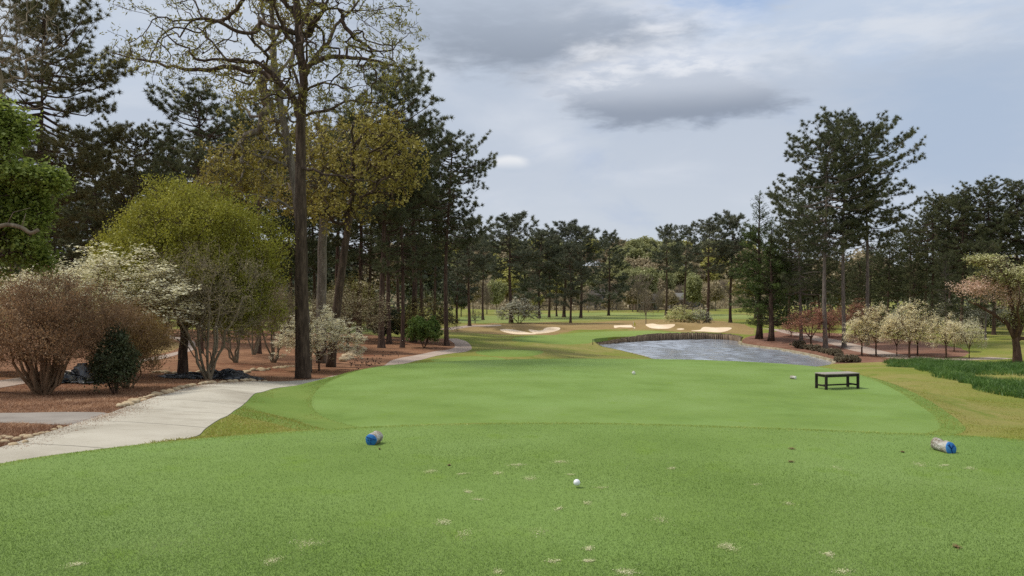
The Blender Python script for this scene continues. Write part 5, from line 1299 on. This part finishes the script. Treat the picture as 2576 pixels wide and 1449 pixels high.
def bench():
    x, y = gp(2106, 977, 15); o = empty('bench', (x, y, TEE2_Z), R(17)); tag(o, 'dark backless wooden bench with a weathered slatted top on the second tee', 'bench')
    Lx, Ly, Hh, w = .56, .235, .44, .062
    top = mat_noise('weathered_slats', [(.3, S(128, 118, 108)), (.5, S(152, 144, 134)), (.7, S(172, 164, 156))], 5, 7, .7, .3, 40, (.25, 3, 1), spec=.35)
    s = MB()
    for i in range(4):
        y0 = -Ly + .004 + i * (2 * Ly + .0) / 4; s.bevel_box((-Lx - .008, y0, Hh - .028), (Lx + .008, y0 + 2 * Ly / 4 - .008, Hh), .004)
    obj('seat', s.mesh('seat', top, False), o)
    a = MB()
    for sy in (-1, 1): a.bevel_box((-Lx + w, sy * (Ly - .03) - .014, Hh - .10), (Lx - w, sy * (Ly - .03) + .014, Hh - .03), .004)
    for sx in (-1, 1): a.bevel_box((sx * (Lx - .03) - .014, -Ly + w, Hh - .10), (sx * (Lx - .03) + .014, Ly - w, Hh - .03), .004)
    obj('apron', a.mesh('apron', M['dark_paint'], False), o)
    for sx in (-1, 1):
        for sy in (-1, 1):
            l = MB(); cx = sx * (Lx - w / 2); cy = sy * (Ly - w / 2); l.bevel_box((cx - w / 2, cy - w / 2, -.01), (cx + w / 2, cy + w / 2, Hh - .031), .006); obj('leg', l.mesh('leg', M['dark_paint'], False), o)
    for sx in (-1, 1):
        l = MB(); l.bevel_box((sx * (Lx - w / 2) - .016, -Ly + w, .08), (sx * (Lx - w / 2) + .016, Ly - w, .125), .004); obj('stretcher', l.mesh('stretcher', M['dark_paint'], False), o)
    l = MB(); l.bevel_box((-Lx + w, -.016, .082), (Lx - w, .016, .123), .004); obj('stretcher', l.mesh('stretcher', M['dark_paint'], False), o)
bench()

def log_marker(u, v, r, ln, yaw, pitch, facemat, label, slant=0.0, notch=False, kind=0, ymin=0, sink=.12):
    """short log lying on the turf, sawn face painted; the face looks along +X before the yaw"""
    rng = np.random.default_rng(kind + 7); x, y = gp(u, v, ymin); z = h(x, y)
    o = empty('tee_marker', (x, y, z + r * (1 - sink)), 0); o.rotation_euler = (0, pitch, yaw); tag(o, label, 'tee marker', 'painted log tee markers')
    k = 28; a = np.arange(k) * 2 * math.pi / k; prof = 1 + .035 * np.sin(3 * a + kind) + .02 * np.sin(7 * a + 1)
    m = MB(); n = 12; ring = []
    for i in range(n):
        t = i / (n - 1); rr = r * prof * (1 + .03 * math.sin(t * 9 + kind)) * (.96 if i in (0,) else 1)
        cy, cz = rr * np.cos(a), rr * np.sin(a)
        if notch and 4 <= i <= 7: cz = np.where((cz > r * .45), cz - r * .42 * (1 - abs(i - 5.5) / 2.5), cz)
        xx = -ln / 2 + ln * t + (t ** 3) * (-slant * cz)
        ring.append(np.stack([xx + 0 * a, cy, cz], 1))
    ring = np.array(ring); i = np.arange(n - 1)[:, None] * k; j = np.arange(k)[None]; j2 = (j + 1) % k
    m.add(ring.reshape(-1, 3), np.stack([i + j, i + j2, i + k + j2, i + k + j], -1).reshape(-1, 4))
    m.add(np.concatenate([ring[0], [[-ln / 2, 0, 0]]]), None, [(k, (q + 1) % k, q) for q in range(k)])
    obj('log', m.mesh('log', M['birch']), o)
    f = MB(); e = ring[-1] * (1, 1.0, 1.0); c = e.mean(0); e2 = e + (.006, 0, 0); inner = c + (e2 - c) * .97 + (.003, 0, 0)
    f.add(np.concatenate([e, e2, inner, [c + (.010, 0, 0)]]), [(q, (q + 1) % k, k + (q + 1) % k, k + q) for q in range(k)] + [(k + q, k + (q + 1) % k, 2 * k + (q + 1) % k, 2 * k + q) for q in range(k)], [(2 * k + q, 2 * k + (q + 1) % k, 3 * k) for q in range(k)])
    fo = obj('painted_face', f.mesh('painted_face', facemat), o)
    def on(p, q): return (ln / 2 - slant * q * r + .0125, p * r, q * r)
    cr = MB()
    if kind == 1:
        for P, w in (([(-.92, .12), (-.45, .18), (.1, .38), (.75, .55)], .05), ([(-.1, 0), (.02, -.02)], .09), ([(.4, .0), (.6, .05)], .06), ([(-.15, -.6), (.05, -.45), (.12, -.35)], .05)):
            cr.tube([on(-p, q) for p, q in P], w * r, 6)
    if kind == 2:
        for P, w in (([(.0, -1.0), (.0, -.5), (-.02, -.1)], .06), ([(-.02, -.1), (-.2, .25), (-.32, .75)], .055), ([(-.02, -.1), (.25, .3), (.4, .6)], .055), ([(-.12, .12), (-.45, .5), (-.62, .55)], .05), ([(.2, .22), (.55, .35)], .045)):
            cr.tube([on(p, q) for p, q in P], w * r, 6)
    if kind in (1, 2): obj('cracks', cr.mesh('cracks', M['blue_dark']), fo)
    return o
M['birch'] = mat_noise('lichen_bark', [(.25, S(96, 82, 66)), (.42, S(140, 128, 112)), (.55, S(186, 182, 172)), (.75, S(214, 214, 208))], 14, 8, .9, .9, 60)
M['blue'] = mat_noise('blue_paint', [(.25, S(34, 92, 156)), (.5, S(46, 112, 178)), (.75, S(72, 134, 194))], 14, 6, .55, .3, 60)
M['blue_dark'] = mat_noise('blue_crack', [(.3, S(8, 36, 92)), (.7, S(14, 50, 112))], 20, 3, .7)
M['white_face'] = mat_noise('white_face', [(.3, S(206, 206, 196)), (.7, S(232, 232, 222))], 20, 4, .6)
log_marker(942, 1116, .052, .13, R(-105), R(3), M['blue'], 'blue faced log tee marker on the left side of the near tee', kind=1)
log_marker(2372, 1135, .050, .16, R(-76), R(4), M['blue'], 'blue faced log tee marker with branching cracks on the right side of the near tee', slant=.3, notch=True, kind=2)
log_marker(1594, 941.5, .055, .14, R(-95), R(2), M['white_face'], 'white faced log marker in the middle of the second tee', kind=3, ymin=15)
log_marker(1995, 953.5, .055, .16, R(-50), R(2), M['white_face'], 'white faced log marker on the second tee beside the bench', kind=4, ymin=15)

def ball():
    x, y = gp(1451, 1227); bpy.ops.mesh.primitive_uv_sphere_add(segments=48, ring_count=24, radius=.0225, location=(x, y, .0215 + .012)); o = bpy.context.object; o.name = 'golf_ball'
    m, t, b, out = new_mat('ball_white'); b.inputs['Base Color'].default_value = S(232, 232, 236); b.inputs['Roughness'].default_value = .3; b.inputs['Specular IOR Level'].default_value = .5
    v = t.n('ShaderNodeTexVoronoi'); v.inputs['Scale'].default_value = 260; t.l(t.n('ShaderNodeTexCoord').outputs['Object'], v.inputs['Vector'])
    bp = t.n('ShaderNodeBump'); bp.inputs['Strength'].default_value = .5; bp.inputs['Distance'].default_value = .001; t.l(v.outputs['Distance'], bp.inputs['Height']); t.l(bp.outputs[0], b.inputs['Normal'])
    o.data.materials.append(m)
    for p in o.data.polygons: p.use_smooth = True
    tag(o, 'white dimpled golf ball lying on the near tee', 'golf ball')
ball()

def tarp(corners_px, z, hgt, label, seed):
    rng = np.random.default_rng(seed); c = np.array([pz(u, v, z) for u, v in corners_px])   # left-near, right-near, right-far, left-far
    n, m_ = 46, 22; V = []
    ph = rng.uniform(0, 6, 12)
    for i in range(n):
        for j in range(m_):
            s, t = i / (n - 1), j / (m_ - 1)
            p = (c[0] * (1 - s) + c[1] * s) * (1 - t) + (c[3] * (1 - s) + c[2] * s) * t
            e = min(s, 1 - s, .25) * 4 * min(t, 1 - t, .3) / .3
            k = abs(math.sin(s * 9 + ph[0] + 2 * math.sin(t * 5 + ph[1]))) * .5 + abs(math.sin(s * 17 + t * 8 + ph[2])) * .3 + abs(math.sin(t * 14 + 3 * s + ph[3])) * .25
            V.append([p[0] + .12 * math.sin(t * 11 + ph[4]) + .05 * rng.normal(), p[1] + .15 * math.sin(s * 13 + ph[5]) + .05 * rng.normal(), hgt * e * k * (.55 + .6 * math.exp(-((s - .7) / .25) ** 2)) + .03 * rng.random()])
    V = np.array(V); V[:, 2] += H(V[:, 0], V[:, 1]) + .02
    b = MB(); b.add(V, [(i * m_ + j, (i + 1) * m_ + j, (i + 1) * m_ + j + 1, i * m_ + j + 1) for i in range(n - 1) for j in range(m_ - 1)])
    me = b.mesh('tarp', M['plastic']); o = obj('tarp', me); sm = o.modifiers.new('thick', 'SOLIDIFY'); sm.thickness = .008; sm.offset = 1; tag(o, label, 'tarp')
M['plastic'] = mat_noise('black_plastic', [(.3, S(26, 28, 32)), (.7, S(44, 47, 53))], 3, 4, .32, .3, 6, spec=.6)
tarp([(400, 962), (650, 960), (660, 942), (420, 946)], -2.0, .34, 'crumpled black plastic sheeting behind the pale grey stems', 3)
tarp([(120, 974), (255, 974), (255, 946), (140, 950)], -1.5, .5, 'black and grey plastic sheeting heaped behind the brown bush', 5)

# stones
def stone_mesh(seed):
    rng = np.random.default_rng(seed); import bmesh
    bm = bmesh.new(); bmesh.ops.create_icosphere(bm, subdivisions=2, radius=1.0)
    d = rand_dirs(rng, 7); o_ = rng.uniform(.55, .9, 7)
    for v in bm.verts:
        c = np.array(v.co)
        for k in range(7):
            e = c @ d[k] - o_[k]
            if e > 0: c = c - d[k] * e * .85
        v.co = c
    me = bpy.data.meshes.new('stone'); bm.to_mesh(me); bm.free(); me.materials.append(M['stone'])
    for p in me.polygons: p.use_smooth = True
    return me
M['stone'] = mat_noise('pale_stone', [(.25, S(146, 122, 92)), (.5, S(178, 158, 126)), (.75, S(204, 190, 164))], 1.2, 8, .9, .6, 6)
SM = [stone_mesh(i) for i in range(5)]; rs_ = random.Random(3)
def stone(x, y, s, label, group):
    o = obj('stone', SM[rs_.randrange(5)], None, (x, y, h(x, y) + s * .18), (rs_.uniform(-.3, .3), rs_.uniform(-.3, .3), rs_.uniform(0, 6.28))); o.scale = (s * rs_.uniform(.9, 1.4), s * rs_.uniform(.8, 1.1), s * rs_.uniform(.5, .7)); tag(o, label, 'stone', group)
pl_ = catmull(path_left, 12)
for i in range(46, 88):
    p = pl_[min(i, len(pl_) - 1)]
    if rs_.random() < .95: stone(p[0] - .10 + rs_.uniform(-.08, .06), p[1] + rs_.uniform(-.05, .08), rs_.uniform(.07, .13), 'small pale stone edging the straw bed beside the concrete path', 'pale stones edging the concrete path')
for u, v, s in ((8, 1118, 12), (22, 1108, 10), (38, 1112, 12), (54, 1104, 11), (70, 1106, 13), (88, 1100, 10), (100, 1096, 9), (118, 1092, 8), (30, 1124, 11), (5, 1104, 10), (60, 1118, 10), (135, 1086, 8), (150, 1080, 8), (-15, 1112, 12)):
    x, y = gp(u, v); stone(x - .05, y + .1, s / F * y * 1.1, 'rounded tan stone heaped on the straw where the side path joins', 'tan stones at the side path corner')
for k in range(34):
    u = 395 + k * 10.5 + rs_.uniform(-3, 3); v = 944 - 24 * max(0, (u - 560) / 190) - (4 if u < 560 else 0) + rs_.uniform(-2, 2)
    x, y = gp(u, v, 15); stone(x, y, rs_.uniform(.10, .2), 'pale creek stone in the line behind the black sheeting', 'creek stones behind the black sheeting')
for k in range(46):
    t = rs_.random(); u = 860 + 55 * t + rs_.uniform(-14, 14); v = 908 - 34 * t + rs_.uniform(-5, 5)
    x, y = gp(u, v, 25); stone(x, y, rs_.uniform(.12, .24), 'creek stone in the dry bed right of the white dogwood', 'creek stones beside the white dogwood')
CONE = MB(); CONE.tube([(0, 0, -.03), (0, 0, 0), (0, 0, .03), (0, 0, .06)], [.018, .035, .03, .006], 7); cone_me = CONE.mesh('pine_cone', M['bark_pine'])
for k in range(70):
    u = rs_.uniform(880, 1010); v = 918 - (u - 880) * .16 + rs_.uniform(-14, 16) if u < 960 else rs_.uniform(884, 898)
    x, y = gp(u, v, 25)
    if in_poly(np.array([x]), np.array([y]), straw)[0] or u < 930:
        o = obj('pine_cone', cone_me, None, (x, y, h(x, y) + .04), (1.3, 0, rs_.uniform(0, 6))); o.scale = (.95,) * 3; tag(o, 'dark fallen pine cone on the straw slope beside the pinkish path', 'pine cone', 'fallen pine cones on the straw slope')

# ------------------------------------------------------------------ grasses
M['g_collar'] = L('g_collar', [(0, S(98, 114, 38)), (.5, S(118, 132, 52)), (.85, S(138, 144, 66)), (1, S(158, 156, 88))], .3)
M['g_worn'] = L('g_worn', [(0, S(140, 148, 90)), (.5, S(176, 176, 126)), (1, S(208, 202, 160))], .2)
def grass_mat(name, stops, trans=.35): return L(name, stops, trans, clump=.55, cscale=.9)
M['g_turf'] = grass_mat('g_turf', [(0, S(91, 116, 48)), (.5, S(112, 137, 66)), (.85, S(132, 153, 87)), (1, S(170, 180, 122))])
M['g_rough'] = grass_mat('g_rough', [(0, S(112, 118, 36)), (.5, S(144, 146, 58)), (.85, S(172, 162, 84)), (1, S(190, 174, 108))])
M['g_fringe'] = grass_mat('g_fringe', [(0, S(126, 144, 50)), (.5, S(160, 172, 78)), (.85, S(184, 190, 106)), (1, S(204, 204, 134))])
M['g_tall'] = grass_mat('g_tall', [(0, S(44, 72, 26)), (.5, S(70, 102, 40)), (.85, S(100, 132, 58)), (1, S(138, 162, 90))])
M['g_straw'] = grass_mat('g_straw', [(0, S(104, 72, 50)), (.5, S(142, 106, 78)), (.85, S(172, 136, 104)), (1, S(198, 168, 134))], .1)
def blades(name, label, X, Y, hgt, wid, lean, mat, seed, bend=False, z0=0.0):
    rng = np.random.default_rng(seed); n = len(X); Z = H(X, Y) - .002 + z0
    a = rng.uniform(0, 6.283, n); hh = hgt * rng.uniform(.45, 1.15, n) * (1.0 if not bend else .7 + .35 * np.sin(X * 2.1 + 2 * np.sin(Y * 1.3)) * np.sin(Y * 1.9 + X)); l = lean * rng.uniform(0, 1, n)
    D = np.stack([np.cos(a) * l * hh, np.sin(a) * l * hh, hh], 1); b = rng.uniform(0, 6.283, n)
    W = np.stack([np.cos(b), np.sin(b), np.zeros(n)], 1) * (wid * .5 * rng.uniform(.6, 1.2, n))[:, None]
    P = np.stack([X, Y, Z], 1); mb = MB()
    if bend:
        Mp = P + D * .55; D2 = D * .5; D2[:, :2] *= 1.9; D2[:, 2] *= .8
        mb.add(np.stack([P - W, P + W, Mp + W * .8, Mp - W * .8], 1).reshape(-1, 3), np.arange(n * 4).reshape(-1, 4))
        mb.blades(Mp, D2, W * .8)
    else: mb.blades(P, D, W)
    tag(obj(name, mb.mesh(name, M[mat], False)), label, kind='stuff')
rg = np.random.default_rng(99)
def scatter(n, y0, y1, u0=-60, u1=2636, p=2.0):
    """points on the ground inside the view, thinning with distance"""
    t = rg.random(n); y = (y0 ** (1 - p) * (1 - t) + y1 ** (1 - p) * t) ** (1 / (1 - p)) if p != 1 else y0 * (y1 / y0) ** t
    return (rg.uniform(u0, u1, n) - CU) / F * y, y
X, Y = scatter(620000, 3.2, 8.1, -560, 3140, p=1.8); m = in_poly(X, Y, tee1); X, Y = X[m], Y[m]
dens = np.sin(X * 1.7 + 1.3 * np.sin(Y * 1.1)) + np.sin(Y * 2.3 + X * .8); m = rg.random(len(X)) < .75 + .18 * dens
DIVOTS = ((1080, 1187, 15, 1), (1160, 1193, 11, .7), (1250, 1191, 13, .8), (1297, 1171, 15, 1), (1330, 1205, 16, 1), (1408, 1163, 15, 1), (1434, 1195, 8, .6), (1175, 1238, 11, .8), (1198, 1258, 11, .6), (1112, 1315, 17, 1.1), (1165, 1345, 26, .5),
                    (770, 1370, 28, .6), (682, 1412, 20, .7), (187, 1422, 16, .8), (1478, 1382, 12, .9), (1478, 1413, 10, .9), (1475, 1267, 11, .7), (1405, 1281, 11, .7), (1660, 1308, 20, .5), (1568, 1297, 11, .5), (1830, 1378, 19, 1.1), (1350, 1340, 22, .35), (1573, 1441, 20, .9),
                    (2083, 1396, 12, .7), (1980, 1268, 13, .5), (2100, 1178, 19, .4), (2310, 1169, 20, .8), (2375, 1172, 11, .7), (2440, 1179, 15, .7), (1688, 1179, 11, .9), (1390, 1414, 13, .6), (1510, 1228, 12, .5), (1900, 1220, 10, .4), (1250, 1440, 14, .5), (2120, 1440, 18, .6))
def worn(X, Y):
    k = np.zeros(len(X))
    for u, v, r, s in DIVOTS:
        x, y = gp(u, v); w = r / F * y * .8
        q = ((X - x) / w) ** 2 + ((Y - y) / w / 1.4) ** 2; q = q * (1 + .5 * np.sin(3 * np.arctan2(Y - y, X - x) + u)); k = np.maximum(k, s * np.exp(-q))
    return k
X, Y = X[m], Y[m]; wk = rg.random(len(X)) < worn(X, Y) * 1.7
blades('worn_grass', 'pale worn grass blades round the divots of the near tee', X[wk], Y[wk], .011, .0045, 1.8, 'g_worn', 9)
m = ~wk
blades('tee_grass', 'short mown grass blades of the near tee', X[m], Y[m], .012, .0034, 1.5, 'g_turf', 1)
def along(poly, n, w, sel=None):
    p = np.asarray(poly); q = np.roll(p, -1, 0); L_ = np.hypot(*(q - p).T); i = rg.choice(len(p), n, p=L_ / L_.sum()); t = rg.random(n)[:, None]
    r = p[i] + (q[i] - p[i]) * t + rg.normal(size=(n, 2)) * w
    return r[:, 0], r[:, 1]
X, Y = along(tee1, 70000, .06); m = (Y > 4.5) & in_poly(X, Y, tee1); X1, Y1 = X[m], Y[m]
X, Y = along(tee2, 60000, .10); X2, Y2 = X, Y
blades('fringe_grass', 'longer yellowish grass fringing the near tee', X1, Y1, .014, .006, 2.2, 'g_fringe', 2)
blades('fringe_grass', 'longer grass fringing the second tee', X2[:8000], Y2[:8000], .010, .012, 2.5, 'g_fringe', 3)
X, Y = along(tee2, 60000, .45); m = (poly_dist(X, Y, tee2) > -.05) & (X < 2.5) & (poly_dist(X, Y, path_poly) > .05)
blades('tee_edge_grass', 'mown green grass thinning out round the second tee', X[m], Y[m], .008, .018, 3.5, 'g_turf', 13)
X, Y = along(collar, 60000, .5); m = (Y > 14.5) & (X < 2.5) & (poly_dist(X, Y, tee1) > 3) & (poly_dist(X, Y, path_poly) > .05) & ~in_poly(X, Y, tee2)
blades('collar_grass', 'olive grass blending the collar of the second tee into the rough', X[m], Y[m], .014, .02, 3.2, 'g_collar', 14)
X, Y = scatter(360000, 7.0, 34, -500, 3080, 1.6)
m = (poly_dist(X, Y, tee1) > np.where(X > -2.6, 1.6, .15)) & ~in_poly(X, Y, tee2) & ~in_poly(X, Y, path_poly) & ~in_poly(X, Y, straw) & ~in_poly(X, Y, side_path) & ~in_poly(X, Y, path2_poly) & ~in_poly(X, Y, bed) & (poly_dist(X, Y, path_poly) > .03)
blades('rough_grass', 'longer rough grass on the slopes beside the tees and path', X[m], Y[m], .030, .012, 1.9, 'g_rough', 4)
lo, hi = bed.min(0), bed.max(0); X = rg.uniform(lo[0], hi[0], 240000); Y = lo[1] + (hi[1] - lo[1]) * rg.random(240000) ** 1.4
d = poly_dist(X, Y, bed) + .5 * np.sin(X * 1.3) * np.sin(Y * .9); gap = np.hypot((X - gp(2556, 957, 25)[0]) / 2.2, (Y - gp(2556, 957, 25)[1]) / 2.2) < 1
m = (d < -.1) & ~gap & (np.sin(X * 3.1 + Y) + np.sin(Y * 2.7 - X) + rg.normal(size=len(X)) > -1.3)
blades('tall_grass', 'tall dark green grass clumps of the bed on the right', X[m], Y[m], .42, .022, .9, 'g_tall', 5, True)
X, Y = scatter(150000, 9, 34, -60, 900, 1.6); m = in_poly(X, Y, straw) & ~in_poly(X, Y, path_poly) & ~in_poly(X, Y, side_path) & ~in_poly(X, Y, loop2) & ~in_poly(X, Y, path2_poly)
blades('straw_litter', 'loose reddish pine needles on the garden bed', X[m], Y[m], .05, .009, 3.0, 'g_straw', 6)

q = np.asarray(path_left)[1:]; q = catmull(q, 10); i = rg.integers(0, len(q), 5200); X = q[i, 0] + rg.normal(size=5200) * .05 + np.abs(rg.normal(size=5200)) * .22; Y = q[i, 1] + rg.normal(size=5200) * .15
blades('path_litter', 'pine needles blown onto the edge of the concrete path', X, Y, .016, .008, 5.0, 'g_straw', 16, z0=.014)
def divots():
    rng = np.random.default_rng(12); P = []; Q = []
    for u, v, r, k in DIVOTS:
        x, y = gp(u, v); n = int(160 * k); s = r / F * y * .6
        th = rng.uniform(-.5, .5) + (0 if rng.random() < .5 else 1.57); m1, m2 = rng.normal(size=n) * s * 1.25, rng.normal(size=n) * s * .6; off = (rng.random(n) < .35) * s * 1.1
        P.append(np.stack([x + m1 * math.cos(th) - m2 * math.sin(th) + off, y + m1 * math.sin(th) + m2 * math.cos(th) + off * .7, np.full(n, TEE_Z) + rng.uniform(.002, .007, n)], 1))
    for u, v, r in ((1990, 1163, 9), (1992, 1130, 8), (2405, 1377, 10), (955, 1131, 2), (1130, 1172, 3), (2270, 1138, 5)):
        x, y = gp(u, v); n = 70; s = r / F * y * .45; Q.append(np.stack([x + rng.normal(size=n) * s, y + rng.normal(size=n) * s * 1.3, np.full(n, TEE_Z) + rng.uniform(.003, .012, n)], 1))
    for P_, nm, mat_, lab, sz in ((np.concatenate(P), 'divot_sand', 'divot_sand', 'pale sand grains in the worn divots of the near tee', .0052), (np.concatenate(Q), 'bare_soil', 'soil', 'crumbs of bare brown soil on the near tee', .010)):
        mb = MB(); leaf_batch(mb, P_, rng, sz, .9, 0, 0, .9); tag(obj(nm, mb.mesh(nm, M[mat_], False)), lab, kind='stuff')
M['divot_sand'] = L('divot_sand', [(0, S(168, 172, 112)), (.5, S(196, 194, 148)), (1, S(222, 216, 182))], .1)
M['soil'] = L('soil', [(0, S(86, 70, 44)), (.5, S(118, 98, 64)), (1, S(140, 120, 84))], .05)
divots()
